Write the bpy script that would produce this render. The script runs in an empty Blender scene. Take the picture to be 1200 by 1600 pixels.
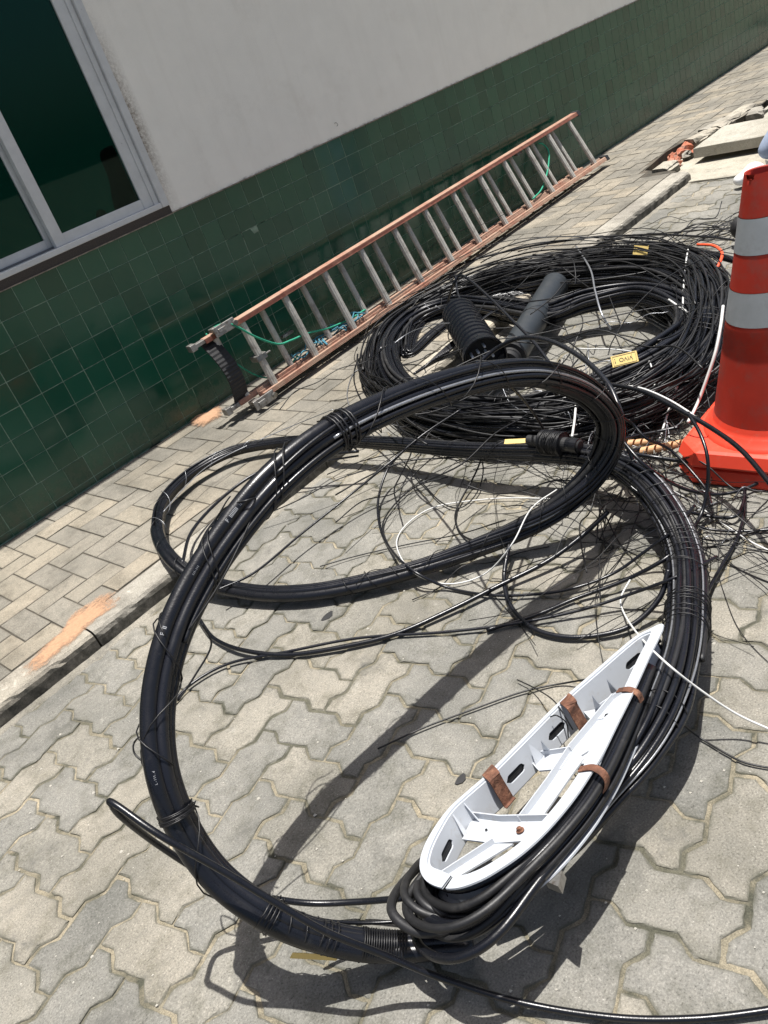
import bpy, math, random
import numpy as np
from mathutils import Vector, Matrix

rnd = random.Random(7)
S = bpy.context.scene
COL = S.collection

# ------------------------------------------------------------------ camera
CR = np.array([[0.6243325177, -0.7191256167, -0.3050692623],
               [-0.5546877931, -0.1331406488, -0.8213373362],
               [0.5500275989, 0.6820058028, -0.4820142377]])
CP = np.array([-1.17103, -3.21057, 1.23035])
CF = 1260.925
cam_d = bpy.data.cameras.new('camera')
cam = bpy.data.objects.new('camera', cam_d)
COL.objects.link(cam)
S.camera = cam
cam_d.sensor_fit = 'AUTO'
cam_d.sensor_width = 36
cam_d.lens = CF / 1600 * 36
cam_d.clip_start = 0.02
cam_d.clip_end = 1000
M = Matrix(((CR[0][0], -CR[1][0], -CR[2][0], CP[0]),
            (CR[0][1], -CR[1][1], -CR[2][1], CP[1]),
            (CR[0][2], -CR[1][2], -CR[2][2], CP[2]),
            (0, 0, 0, 1)))
cam.matrix_world = M

# ------------------------------------------------------------------ world, sun, exposure
SUNV = Vector((-0.10, -0.012, -1.0)).normalized()          # direction the light travels
W = bpy.data.worlds.new('World')
S.world = W
W.use_nodes = True
nt = W.node_tree
sky = nt.nodes.new('ShaderNodeTexSky')
sky.sky_type = 'NISHITA'
sky.sun_disc = False
sky.sun_elevation = math.asin(-SUNV.z)
sky.sun_rotation = math.atan2(-SUNV.x, -SUNV.y)
sky.altitude = 20
sky.air_density = 1.0
sky.dust_density = 4.0
sky.ozone_density = 0.4
bg = nt.nodes['Background']
bg.inputs['Strength'].default_value = 0.076
nt.links.new(sky.outputs[0], bg.inputs[0])
sun_d = bpy.data.lights.new('sun', 'SUN')
sun_d.energy = 5.0
sun_d.angle = math.radians(0.5)
sun_d.color = (1.0, 0.975, 0.93)
sun = bpy.data.objects.new('sun', sun_d)
COL.objects.link(sun)
sun.rotation_euler = SUNV.to_track_quat('-Z', 'Y').to_euler()
S.view_settings.view_transform = 'Standard'
S.view_settings.look = 'None'
S.view_settings.exposure = 0.50
S.view_settings.gamma = 1
S.view_settings.use_curve_mapping = False

PAV = 0.06          # pavement level over the road
TILE_TOP = 0.89


def ray(px, py):
    return CR.T @ np.array([(px - 600) / CF, (py - 800) / CF, 1.0])


def P(px, py, z):
    d = ray(px, py)
    return CP + d * (z - CP[2]) / d[2]


def proj(X):
    q = CR @ (np.asarray(X, float) - CP)
    if q[2] <= 0.05:
        return None
    return q[:2] / q[2] * CF + np.array([600, 800])


# ------------------------------------------------------------------ materials
def new_mat(name):
    m = bpy.data.materials.new(name)
    m.use_nodes = True
    return m, m.node_tree, m.node_tree.nodes['Principled BSDF']


class N:
    """small node helper"""
    def __init__(s, t):
        s.t = t

    def n(s, kind, **kw):
        x = s.t.nodes.new(kind)
        for k, v in kw.items():
            if k in x.inputs.keys() if isinstance(k, str) else False:
                x.inputs[k].default_value = v
            else:
                setattr(x, k, v)
        return x

    def l(s, a, b):
        s.t.links.new(a, b)

    def coord(s, kind='Object'):
        return s.n('ShaderNodeTexCoord').outputs[kind]

    def pos(s):
        return s.n('ShaderNodeNewGeometry').outputs['Position']

    def noise(s, vec, scale, detail=4, rough=0.55, out='Fac'):
        x = s.n('ShaderNodeTexNoise')
        x.inputs['Scale'].default_value = scale
        x.inputs['Detail'].default_value = detail
        x.inputs['Roughness'].default_value = rough
        s.l(vec, x.inputs['Vector'])
        return x.outputs[out]

    def ramp(s, fac, stops):
        x = s.n('ShaderNodeValToRGB')
        e = x.color_ramp.elements
        while len(e) < len(stops):
            e.new(0.5)
        for i, (p, c) in enumerate(stops):
            e[i].position = p
            e[i].color = (*c, 1) if not isinstance(c, (int, float)) else (c, c, c, 1)
        s.l(fac, x.inputs[0])
        return x.outputs[0]

    def mix(s, fac, a, b, mode='MIX'):
        x = s.n('ShaderNodeMix')
        x.data_type = 'RGBA'
        x.blend_type = mode
        for sock, v in ((x.inputs[0], fac), (x.inputs[6], a), (x.inputs[7], b)):
            if isinstance(v, (int, float)):
                sock.default_value = v
            elif isinstance(v, tuple):
                sock.default_value = (*v, 1)
            else:
                s.l(v, sock)
        return x.outputs[2]

    def math(s, op, a, b=0.0):
        x = s.n('ShaderNodeMath')
        x.operation = op
        for sock, v in ((x.inputs[0], a), (x.inputs[1], b)):
            if isinstance(v, (int, float)):
                sock.default_value = v
            else:
                s.l(v, sock)
        return x.outputs[0]

    def bump(s, h, strength, dist, normal=None):
        x = s.n('ShaderNodeBump')
        x.inputs['Strength'].default_value = strength
        x.inputs['Distance'].default_value = dist
        s.l(h, x.inputs['Height'])
        if normal is not None:
            s.l(normal, x.inputs['Normal'])
        return x.outputs[0]


def concrete_mat(name, base, light, dark, speck=True, rough=0.9, moss=(0.10, 0.105, 0.075), varamt=0.35):
    m, t, b = new_mat(name)
    h = N(t)
    p = h.pos()
    oi = h.n('ShaderNodeObjectInfo').outputs['Random']
    at = h.n('ShaderNodeAttribute')
    at.attribute_name = 'rnd'
    r = h.math('FRACT', h.math('ADD', oi, at.outputs['Fac']))
    fine = h.noise(p, 700, 3, 0.7)
    mid = h.noise(p, 45, 5, 0.65)
    big = h.noise(p, 3.1, 5, 0.6)
    c = h.mix(h.ramp(mid, [(0.3, 0.0), (0.7, 1.0)]), base, light)
    c = h.mix(h.ramp(big, [(0.42, 0.0), (0.68, 1.0)]), c, dark)
    bl = h.noise(p, 14, 4, 0.7)
    c = h.mix(h.math('MULTIPLY', h.ramp(bl, [(0.5, 0.0), (0.72, 1.0)]), 0.55), c, moss)
    # per piece tone
    tone = h.ramp(r, [(0.0, (1 - varamt, 1 - varamt, 1 - varamt)), (0.45, (0.95, 0.95, 0.95)), (0.75, (1.06, 1.03, 0.98)), (1.0, (1.22, 1.16, 1.08))])
    c = h.mix(1.0, c, tone, 'MULTIPLY')
    grain = h.noise(p, 290, 4, 0.75)
    sp = h.ramp(grain, [(0.30, 0.35), (0.43, 0.88), (0.55, 1.03), (0.68, 1.5)])
    c = h.mix(1.0, c, sp, 'MULTIPLY')
    vor = h.n('ShaderNodeTexVoronoi')
    vor.inputs['Scale'].default_value = 130
    h.l(p, vor.inputs['Vector'])
    pit = h.ramp(vor.outputs['Distance'], [(0.05, 1.0), (0.14, 0.0)])
    sel = h.ramp(vor.outputs['Color'], [(0.80, 0.0), (0.82, 1.0)])
    c = h.mix(h.math('MULTIPLY', h.math('MULTIPLY', pit, sel), 0.8), c, (0.62, 0.6, 0.54))
    em = h.n('ShaderNodeAttribute')
    em.attribute_name = 'edge'
    ef = h.math('MULTIPLY', em.outputs['Fac'], h.ramp(h.noise(p, 18, 4, 0.7), [(0.3, 0.15), (0.65, 1.0)]))
    c = h.mix(ef, c, moss)
    st = h.math('MULTIPLY', h.ramp(h.noise(p, 5.5, 6, 0.75), [(0.56, 0.0), (0.66, 1.0)]), h.ramp(h.noise(p, 60, 4, 0.7), [(0.35, 0.1), (0.6, 0.75)]))
    c = h.mix(st, c, tuple(x * 0.52 for x in base))
    wh = h.math('MULTIPLY', h.ramp(h.noise(p, 8.5, 6, 0.8), [(0.62, 0.0), (0.72, 1.0)]), 0.5)
    c = h.mix(wh, c, tuple(min(1, x * 1.55) for x in light))
    h.l(c, b.inputs['Base Color'])
    b.inputs['Roughness'].default_value = rough
    b.inputs['Specular IOR Level'].default_value = 0.25
    hh = h.math('ADD', h.math('MULTIPLY', grain, 0.9), h.math('ADD', mid, h.math('MULTIPLY', pit, -0.3)))
    h.l(h.bump(hh, 0.7, 0.0028), b.inputs['Normal'])
    return m


MT = {}
MT['paver'] = concrete_mat('interlocking_paver', (0.228, 0.221, 0.198), (0.285, 0.272, 0.24), (0.165, 0.162, 0.145), moss=(0.088, 0.086, 0.064), varamt=0.13)
MT['brick'] = concrete_mat('paving_brick', (0.245, 0.227, 0.19), (0.30, 0.272, 0.225), (0.168, 0.158, 0.134), moss=(0.11, 0.10, 0.08), varamt=0.12)
MT['slab'] = concrete_mat('slab_concrete', (0.40, 0.38, 0.325), (0.46, 0.435, 0.375), (0.33, 0.31, 0.26), moss=(0.2, 0.19, 0.16), varamt=0.05)


def kerb_mat():
    m = concrete_mat('kerb_concrete', (0.37, 0.345, 0.29), (0.46, 0.43, 0.37), (0.24, 0.22, 0.19), moss=(0.11, 0.105, 0.085), varamt=0.12)
    t = m.node_tree
    h = N(t)
    b = t.nodes['Principled BSDF']
    src = b.inputs['Base Color'].links[0].from_socket
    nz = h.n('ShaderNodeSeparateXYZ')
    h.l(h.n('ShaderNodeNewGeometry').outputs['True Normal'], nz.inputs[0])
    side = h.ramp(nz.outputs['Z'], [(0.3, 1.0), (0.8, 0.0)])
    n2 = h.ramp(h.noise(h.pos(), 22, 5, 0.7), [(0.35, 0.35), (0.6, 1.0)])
    c = h.mix(h.math('MULTIPLY', side, n2), src, (0.065, 0.062, 0.052))       # mottled dark on steep faces: their shade put into the colour
    h.l(c, b.inputs['Base Color'])
    return m


MT['kerb'] = kerb_mat()


def joint_mat(name, a, b2, c2):
    m, t, b = new_mat(name)
    h = N(t)
    p = h.pos()
    c = h.mix(h.ramp(h.noise(p, 2.3, 4, 0.6), [(0.4, 0.0), (0.62, 1.0)]), a, b2)
    c = h.mix(h.ramp(h.noise(p, 9, 5, 0.7), [(0.45, 0.0), (0.65, 1.0)]), c, c2)
    c = h.mix(1.0, c, h.ramp(h.noise(p, 500, 2, 0.6), [(0.3, 0.6), (0.7, 1.3)]), 'MULTIPLY')
    h.l(c, b.inputs['Base Color'])
    b.inputs['Roughness'].default_value = 0.95
    h.l(h.bump(h.noise(p, 260, 3, 0.7), 0.8, 0.002), b.inputs['Normal'])
    return m


MT['sand_joint'] = joint_mat('joint_sand', (0.115, 0.108, 0.078), (0.34, 0.29, 0.205), (0.06, 0.06, 0.042))
MT['dark_joint'] = joint_mat('dark_joint', (0.07, 0.06, 0.045), (0.12, 0.10, 0.075), (0.05, 0.045, 0.035))


def simple(name, col, rough=0.5, metal=0.0, spec=0.5, var=0.0, vscale=40, bump=0.0, bscale=200, dirt=None, dscale=12, dlo=0.5, dhi=0.7, damt=1.0):
    m, t, b = new_mat(name)
    h = N(t)
    p = h.pos()
    b.inputs['Roughness'].default_value = rough
    b.inputs['Metallic'].default_value = metal
    b.inputs['Specular IOR Level'].default_value = spec
    c = None
    if var or dirt:
        lo = tuple(max(0, x * (1 - var)) for x in col)
        hi = tuple(x * (1 + var) for x in col)
        c = h.mix(h.ramp(h.noise(p, vscale, 4, 0.65), [(0.3, 0.0), (0.7, 1.0)]), lo, hi)
        if dirt:
            c = h.mix(h.math('MULTIPLY', h.ramp(h.noise(p, dscale, 5, 0.72), [(dlo, 0.0), (dhi, 1.0)]), damt), c, dirt)
        h.l(c, b.inputs['Base Color'])
    else:
        b.inputs['Base Color'].default_value = (*col, 1)
    if bump:
        h.l(h.bump(h.noise(p, bscale, 4, 0.6), bump, 0.002), b.inputs['Normal'])
    return m


MT['plaster'] = simple('painted_plaster', (0.87, 0.86, 0.80), 0.85, var=0.03, vscale=6, bump=0.7, bscale=330, dirt=(0.66, 0.63, 0.56), dscale=3.2, dlo=0.55, dhi=0.85, damt=0.5)


def plaster_fix():
    # brown grime smear beside the window jamb
    m = MT['plaster']
    h = N(m.node_tree)
    b = m.node_tree.nodes['Principled BSDF']
    src = b.inputs['Base Color'].links[0].from_socket
    sx = h.n('ShaderNodeSeparateXYZ')
    h.l(h.pos(), sx.inputs[0])
    dx = h.math('SUBTRACT', sx.outputs['X'], 0.895)
    fx = h.ramp(h.math('MULTIPLY', dx, 9.0), [(0.0, 1.0), (0.55, 0.0)])
    dz = h.math('ABSOLUTE', h.math('SUBTRACT', sx.outputs['Z'], 1.25))
    fz = h.ramp(dz, [(0.05, 1.0), (0.42, 0.12)])
    f = h.math('MULTIPLY', h.math('MULTIPLY', fx, fz), h.ramp(h.noise(h.pos(), 90, 5, 0.8), [(0.35, 0.2), (0.6, 1.0)]))
    c = h.mix(f, src, (0.16, 0.12, 0.08))
    dz2 = h.math('SUBTRACT', sx.outputs['Z'], 0.895)
    f2 = h.math('MULTIPLY', h.ramp(h.math('MULTIPLY', dz2, 10.0), [(0.0, 0.8), (0.10, 0.0)]), h.ramp(h.noise(h.pos(), 25, 5, 0.8), [(0.45, 0.0), (0.65, 1.0)]))
    c = h.mix(f2, c, (0.12, 0.11, 0.10))
    mp = h.n('ShaderNodeMapping')
    mp.inputs['Scale'].default_value = (9.0, 1.0, 0.8)
    h.l(h.pos(), mp.inputs['Vector'])
    stk = h.math('MULTIPLY', h.ramp(h.noise(mp.outputs[0], 1.6, 5, 0.6), [(0.5, 0.0), (0.75, 1.0)]), 0.14)
    c = h.mix(stk, c, (0.58, 0.55, 0.48))
    h.l(c, b.inputs['Base Color'])


plaster_fix()


def tile_mat():
    m, t, b = new_mat('glazed_green_tile')
    h = N(t)
    p = h.pos()
    oi = h.n('ShaderNodeObjectInfo').outputs['Random']
    at = h.n('ShaderNodeAttribute')
    at.attribute_name = 'rnd'
    r = h.math('FRACT', h.math('ADD', oi, at.outputs['Fac']))
    c = h.ramp(r, [(0.0, (0.004, 0.058, 0.034)), (0.5, (0.006, 0.074, 0.044)), (1.0, (0.011, 0.088, 0.052))])
    sx = h.n('ShaderNodeSeparateXYZ')
    h.l(p, sx.inputs[0])
    low = h.ramp(sx.outputs['Z'], [(0.06, 1.0), (0.24, 0.0)])
    dust = h.math('MULTIPLY', low, h.ramp(h.noise(p, 25, 5, 0.75), [(0.38, 0.05), (0.65, 0.7)]))
    c = h.mix(dust, c, (0.10, 0.085, 0.055))
    haze = h.math('MULTIPLY', h.ramp(h.noise(p, 7, 5, 0.7), [(0.4, 0.0), (0.75, 1.0)]), 0.07)
    c = h.mix(haze, c, (0.10, 0.12, 0.09))
    sp = h.ramp(h.noise(p, 160, 2, 0.5), [(0.74, 0.0), (0.78, 1.0)])
    c = h.mix(h.math('MULTIPLY', sp, 0.6), c, (0.3, 0.32, 0.28))
    h.l(c, b.inputs['Base Color'])
    rr = h.mix(dust, h.ramp(h.noise(p, 12, 4, 0.7), [(0.3, 0.11), (0.8, 0.24)]), (0.7, 0.7, 0.7))
    h.l(rr, b.inputs['Roughness'])
    b.inputs['Specular IOR Level'].default_value = 0.5
    h.l(h.bump(h.noise(p, 9, 2, 0.5), 0.22, 0.004), b.inputs['Normal'])
    return m


MT['tile'] = tile_mat()
MT['grout'] = simple('tile_grout', (0.20, 0.29, 0.22), 0.9, var=0.35, vscale=30, dirt=(0.02, 0.035, 0.025), dscale=5, dlo=0.55, dhi=0.65)
MT['granite'] = simple('dark_stone_sill', (0.045, 0.036, 0.03), 0.6, var=0.7, vscale=260, bump=0.8, bscale=260)
MT['trim'] = simple('weathered_edge', (0.23, 0.2, 0.16), 0.9, var=0.5, vscale=60)
MT['alu'] = simple('aluminium_frame', (0.58, 0.60, 0.61), 0.45, metal=0.1, var=0.08, vscale=14, dirt=(0.16, 0.15, 0.14), dscale=45, dlo=0.68, dhi=0.75)
MT['alu_dark'] = simple('aluminium_groove', (0.12, 0.13, 0.14), 0.6, metal=0.2)
MT['rubber'] = simple('black_rubber', (0.016, 0.016, 0.017), 0.65, var=0.3)
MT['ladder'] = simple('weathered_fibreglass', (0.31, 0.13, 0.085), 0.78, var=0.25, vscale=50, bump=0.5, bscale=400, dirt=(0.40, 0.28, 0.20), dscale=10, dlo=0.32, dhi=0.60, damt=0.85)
MT['ladder_shaded'] = simple('shaded_fibreglass', (0.17, 0.055, 0.035), 0.7, var=0.3, vscale=40, bump=0.4, bscale=400, dirt=(0.30, 0.15, 0.10), dscale=14, dlo=0.5, dhi=0.75)  # darker copy of the ladder fibreglass: top-rail flange shade put into the colour
MT['rung'] = simple('rung_aluminium', (0.52, 0.50, 0.45), 0.55, metal=0.25, var=0.15, vscale=60, bump=0.3, bscale=500, dirt=(0.20, 0.17, 0.14), dscale=14, dlo=0.5, dhi=0.75)
MT['steel'] = simple('dull_steel', (0.33, 0.32, 0.30), 0.45, metal=0.8, var=0.3, dirt=(0.14, 0.10, 0.07), dscale=60)
MT['rope_green'] = simple('green_rope', (0.03, 0.33, 0.20), 0.8, var=0.3, vscale=200, bump=0.8, bscale=500)
MT['rope_blue'] = simple('blue_rope', (0.06, 0.22, 0.30), 0.8, var=0.3, vscale=200)
MT['cone'] = simple('orange_cone_plastic', (0.74, 0.062, 0.030), 0.5, spec=0.4, var=0.06, vscale=8, dirt=(0.50, 0.17, 0.12), dscale=24, dlo=0.55, dhi=0.75, damt=0.6)
MT['cone_body'] = simple('shaded_red_cone_body', (0.40, 0.030, 0.015), 0.55, spec=0.35, var=0.12, vscale=8, dirt=(0.26, 0.06, 0.045), dscale=18, dlo=0.48, dhi=0.72, damt=0.85)  # darker copy of the cone plastic, the body's shade put into the colour
MT['reflective'] = simple('grey_reflective_band', (0.36, 0.38, 0.39), 0.42, metal=0.15, var=0.08, vscale=20, bump=0.15, bscale=900, dirt=(0.24, 0.24, 0.23), dscale=12, dlo=0.5, dhi=0.7, damt=0.6)
MT['orange_sand'] = simple('orange_sand', (0.42, 0.25, 0.15), 0.97, var=0.15, vscale=90, bump=0.9, bscale=300)


def sand_alpha():
    m = MT['orange_sand']
    h = N(m.node_tree)
    b = m.node_tree.nodes['Principled BSDF']
    at = h.n('ShaderNodeAttribute')
    at.attribute_name = 'edge'
    v = h.math('SUBTRACT', h.math('ADD', h.math('MULTIPLY', h.noise(h.pos(), 55, 6, 0.75), 1.6), 0.0), at.outputs['Fac'])
    h.l(h.ramp(v, [(0.0, 0.0), (0.62, 1.0)]), b.inputs['Alpha'])


sand_alpha()
MT['brick_rubble'] = simple('broken_red_clay', (0.42, 0.14, 0.08), 0.95, var=0.5, vscale=30, bump=0.9, bscale=90, dirt=(0.4, 0.32, 0.25), dscale=25)
MT['white_plastic'] = simple('white_plastic', (0.47, 0.495, 0.53), 0.45, spec=0.35, var=0.03, vscale=6, bump=0.12, bscale=60, dirt=(0.34, 0.30, 0.25), dscale=22, dlo=0.58, dhi=0.76, damt=0.5)
MT['rust'] = simple('rusty_strap', (0.13, 0.055, 0.032), 0.85, var=0.5, vscale=60, bump=0.8, bscale=250, dirt=(0.30, 0.15, 0.09), dscale=40)
MT['card'] = simple('yellow_tag', (0.70, 0.52, 0.18), 0.6, var=0.08, vscale=30)
MT['ink'] = simple('black_print', (0.015, 0.015, 0.015), 0.6)
MT['white_print'] = simple('white_print', (0.38, 0.39, 0.41), 0.6)
MT['spiral'] = simple('tan_spiral_wrap', (0.60, 0.34, 0.17), 0.6, var=0.2)
MT['jeans'] = simple('light_blue_cloth', (0.30, 0.36, 0.48), 0.9, var=0.1, vscale=50, bump=0.5, bscale=300)
MT['shirt'] = simple('grey_shirt_cloth', (0.2, 0.22, 0.24), 0.9)
MT['skin'] = simple('skin', (0.36, 0.19, 0.12), 0.55)
MT['hair'] = simple('dark_hair', (0.012, 0.009, 0.007), 0.6)
MT['shoe'] = simple('white_shoe', (0.75, 0.75, 0.74), 0.55)
MT['night'] = simple('silhouette_black', (0.004, 0.005, 0.005), 0.9)  # silhouette darkness put into the colour of the added window figure


def cable_mat(name, col, rough, dust=(0.10, 0.095, 0.09), damt=0.4, dlo=0.52, spec=0.5):
    m, t, b = new_mat(name)
    h = N(t)
    p = h.pos()
    oi = h.n('ShaderNodeObjectInfo').outputs['Random']
    c = h.mix(oi, tuple(x * 0.75 for x in col), tuple(x * 1.5 for x in col))
    f = h.math('MULTIPLY', h.ramp(h.noise(p, 22, 6, 0.75), [(dlo, 0.0), (0.8, 1.0)]), damt)
    c = h.mix(f, c, dust)
    h.l(c, b.inputs['Base Color'])
    rr = h.math('ADD', h.math('MULTIPLY', h.noise(p, 45, 4, 0.7), 0.28), rough - 0.1)
    h.l(rr, b.inputs['Roughness'])
    b.inputs['Specular IOR Level'].default_value = spec
    h.l(h.bump(h.noise(p, 350, 3, 0.6), 0.25, 0.0008), b.inputs['Normal'])
    return m


MT['cable'] = cable_mat('black_cable_jacket', (0.0055, 0.006, 0.0085), 0.25, damt=0.22, dlo=0.6)
MT['cable_dull'] = cable_mat('dull_black_cable', (0.010, 0.010, 0.011), 0.45, damt=0.4, dlo=0.5)
MT['wire'] = cable_mat('thin_black_wire', (0.006, 0.006, 0.007), 0.4, damt=0.2, dlo=0.6)
MT['steel_strand'] = simple('steel_strand', (0.33, 0.34, 0.36), 0.35, metal=0.7, var=0.3, vscale=300)
MT['white_wire'] = simple('white_wire', (0.62, 0.62, 0.60), 0.5)
MT['orange_wire'] = simple('orange_conduit', (0.78, 0.09, 0.03), 0.5)
MT['grey_cable'] = cable_mat('grey_black_closure', (0.022, 0.026, 0.030), 0.38, damt=0.35)


def glass_mat():
    m, t, b = new_mat('dark_window_glass')
    h = N(t)
    out = t.nodes['Material Output']
    tr = h.n('ShaderNodeBsdfTransparent')
    tr.inputs[0].default_value = (0.30, 0.45, 0.42, 1)
    gl = h.n('ShaderNodeBsdfGlossy')
    gl.inputs['Color'].default_value = (0.5, 0.7, 0.68, 1)
    gl.inputs['Roughness'].default_value = 0.02
    fr = h.n('ShaderNodeFresnel')
    fr.inputs['IOR'].default_value = 1.35
    mx = h.n('ShaderNodeMixShader')
    h.l(fr.outputs[0], mx.inputs[0])
    h.l(tr.outputs[0], mx.inputs[1])
    h.l(gl.outputs[0], mx.inputs[2])
    h.l(mx.outputs[0], out.inputs['Surface'])
    return m


MT['glass'] = glass_mat()
MT['backdrop_teal'] = simple('teal_backdrop', (0.022, 0.19, 0.155), 0.9)


# ------------------------------------------------------------------ object helpers
def mesh(name, verts, faces, mat=None, smooth=False, mats=None, fmat=None, attrs=None):
    me = bpy.data.meshes.new(name)
    v = np.asarray(verts, dtype=float)
    me.from_pydata(v.tolist(), [], [list(map(int, f)) for f in faces])
    for x in (mats or ([mat] if mat else [])):
        me.materials.append(x)
    if fmat is not None:
        me.polygons.foreach_set('material_index', fmat)
    if smooth:
        me.polygons.foreach_set('use_smooth', [True] * len(me.polygons))
    for k, arr in (attrs or {}).items():
        a = me.attributes.new(k, 'FLOAT', 'POINT')
        a.data.foreach_set('value', np.asarray(arr, dtype=float))
    me.update()
    return me


def link(name, me, parent=None, loc=(0, 0, 0), rot=(0, 0, 0)):
    o = bpy.data.objects.new(name, me)
    COL.objects.link(o)
    if parent is not None:
        o.parent = parent
    o.location = loc
    o.rotation_euler = rot
    return o


ROOTLOC = {}


def thing(name, label, cat, loc=(0, 0, 0), group=None):
    o = bpy.data.objects.new(name, None)
    COL.objects.link(o)
    o.location = loc
    o.empty_display_size = 0.05
    o['label'] = label
    o['category'] = cat
    if group:
        o['group'] = group
    ROOTLOC[o.name] = np.array(loc, float)
    return o


def tag(o, label=None, cat=None, group=None, kind=None):
    if label:
        o['label'] = label
    if cat:
        o['category'] = cat
    if group:
        o['group'] = group
    if kind:
        o['kind'] = kind
    return o


def part(name, vf, mat, parent=None, smooth=False, sub=None, attrs=None):
    """world-space geometry; parent is an unrotated thing (or a part of it, at the same origin)"""
    v, f = vf
    v = np.asarray(v, float)
    root = parent
    off = np.zeros(3)
    while root is not None:
        off = off + np.array(root.location)
        root = root.parent
    if parent is None:
        # own origin at the base centre of the thing
        off = np.array([v[:, 0].mean(), v[:, 1].mean(), v[:, 2].min()])
    me = mesh(name, v - off, f, mat, smooth, attrs=attrs)
    o = link(name, me, parent)
    if parent is None:
        o.location = off
    return o


def join(*parts):
    V = []
    F = []
    n = 0
    for v, f in parts:
        v = np.asarray(v, float)
        V.append(v)
        F += [[i + n for i in q] for q in f]
        n += len(v)
    return np.vstack(V), F


def box(x0, x1, y0, y1, z0, z1, bev=0.0):
    if bev <= 0:
        v = [(x, y, z) for x in (x0, x1) for y in (y0, y1) for z in (z0, z1)]
        f = [(0, 1, 3, 2), (4, 6, 7, 5), (0, 4, 5, 1), (2, 3, 7, 6), (0, 2, 6, 4), (1, 5, 7, 3)]
        return np.array(v, float), f
    b = bev
    rings = [(z0, b), (z0 + b, 0), (z1 - b, 0), (z1, b)]
    v = []
    for z, i in rings:
        xa, xb, ya, yb = x0 + i, x1 - i, y0 + i, y1 - i
        c = b * 0.7
        v += [(xa + c, ya, z), (xb - c, ya, z), (xb, ya + c, z), (xb, yb - c, z), (xb - c, yb, z), (xa + c, yb, z), (xa, yb - c, z), (xa, ya + c, z)]
    f = []
    for k in range(3):
        for i in range(8):
            j = (i + 1) % 8
            f.append((k * 8 + i, k * 8 + j, k * 8 + 8 + j, k * 8 + 8 + i))
    f.append(tuple(range(7, -1, -1)))
    f.append(tuple(range(24, 32)))
    return np.array(v, float), f


def prism(poly, z0, z1, jit=0):
    n = len(poly)
    v = [(x, y, z0) for x, y in poly] + [(x, y, z1) for x, y in poly]
    f = [(i, (i + 1) % n, n + (i + 1) % n, n + i) for i in range(n)]
    f.append(tuple(range(n - 1, -1, -1)))
    f.append(tuple(range(n, 2 * n)))
    return np.array(v, float), f


def catmull(pts, per=10, closed=False):
    p = np.asarray(pts, float)
    n = len(p)
    out = []
    rng = range(n) if closed else range(n - 1)
    for i in rng:
        if closed:
            a, b, c, d = p[(i - 1) % n], p[i], p[(i + 1) % n], p[(i + 2) % n]
        else:
            a = p[i - 1] if i > 0 else 2 * p[0] - p[1]
            b, c = p[i], p[i + 1]
            d = p[i + 2] if i + 2 < n else 2 * p[-1] - p[-2]
        for k in range(per):
            t = k / per
            out.append(0.5 * ((2 * b) + (-a + c) * t + (2 * a - 5 * b + 4 * c - d) * t * t + (-a + 3 * b - 3 * c + d) * t ** 3))
    if not closed:
        out.append(p[-1])
    return np.array(out)


def tube(path, r, n=8, closed=False, cap=True):
    p = np.asarray(path, float)
    m = len(p)
    if closed:
        T = np.roll(p, -1, 0) - np.roll(p, 1, 0)
    else:
        T = np.gradient(p, axis=0)
    T /= np.maximum(np.linalg.norm(T, axis=1)[:, None], 1e-9)
    up = np.array([0.13, 0.21, 0.97])
    if abs(T[0] @ up) > 0.9:
        up = np.array([0.9, 0.3, 0.1])
    Nn = np.zeros_like(p)
    v = up - T[0] * (T[0] @ up)
    Nn[0] = v / np.linalg.norm(v)
    for i in range(1, m):
        v = Nn[i - 1] - T[i] * (T[i] @ Nn[i - 1])
        Nn[i] = v / max(np.linalg.norm(v), 1e-9)
    B = np.cross(T, Nn)
    rr = np.broadcast_to(np.asarray(r, float), (m,))
    a = np.linspace(0, 2 * math.pi, n, endpoint=False)
    V = p[:, None, :] + rr[:, None, None] * (np.cos(a)[None, :, None] * Nn[:, None, :] + np.sin(a)[None, :, None] * B[:, None, :])
    V = V.reshape(-1, 3)
    F = []
    mm = m if closed else m - 1
    for i in range(mm):
        i2 = (i + 1) % m
        for j in range(n):
            k = (j + 1) % n
            F.append((i * n + j, i * n + k, i2 * n + k, i2 * n + j))
    if cap and not closed:
        F.append(tuple(range(n - 1, -1, -1)))
        F.append(tuple((m - 1) * n + j for j in range(n)))
    return V, F


def ground_z(x, y):
    return PAV if (y > -1.03 and x < 3.65) or y > -0.7 else 0.0


def floorclamp(p, r):
    p = p.copy()
    for i in range(len(p)):
        g = ground_z(p[i, 0], p[i, 1] - 0.004) + r
        if p[i, 2] < g:
            p[i, 2] = g
    return p


def blob(c, r, seed=0, n=8, m=6, squash=(1, 1, 1), rough=0.25):
    q = random.Random(seed)
    V = []
    F = []
    for i in range(m + 1):
        th = math.pi * i / m
        for j in range(n):
            ph = 2 * math.pi * j / n
            k = r * (1 + q.uniform(-rough, rough))
            V.append((c[0] + k * squash[0] * math.sin(th) * math.cos(ph), c[1] + k * squash[1] * math.sin(th) * math.sin(ph), c[2] + k * squash[2] * math.cos(th)))
    for i in range(m):
        for j in range(n):
            j2 = (j + 1) % n
            F.append((i * n + j, (i + 1) * n + j, (i + 1) * n + j2, i * n + j2))
    return np.array(V), F


# ------------------------------------------------------------------ road and its interlocking pavers
road = link('road', mesh('road', [(-60, -60, -0.0032), (60, -60, -0.0032), (60, 60, -0.0032), (-60, 60, -0.0032)], [(0, 1, 2, 3)], MT['sand_joint']))
tag(road, kind='structure')
U = 0.106
NX, NY = -0.490, -1.904         # a lattice node of the paving


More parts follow.
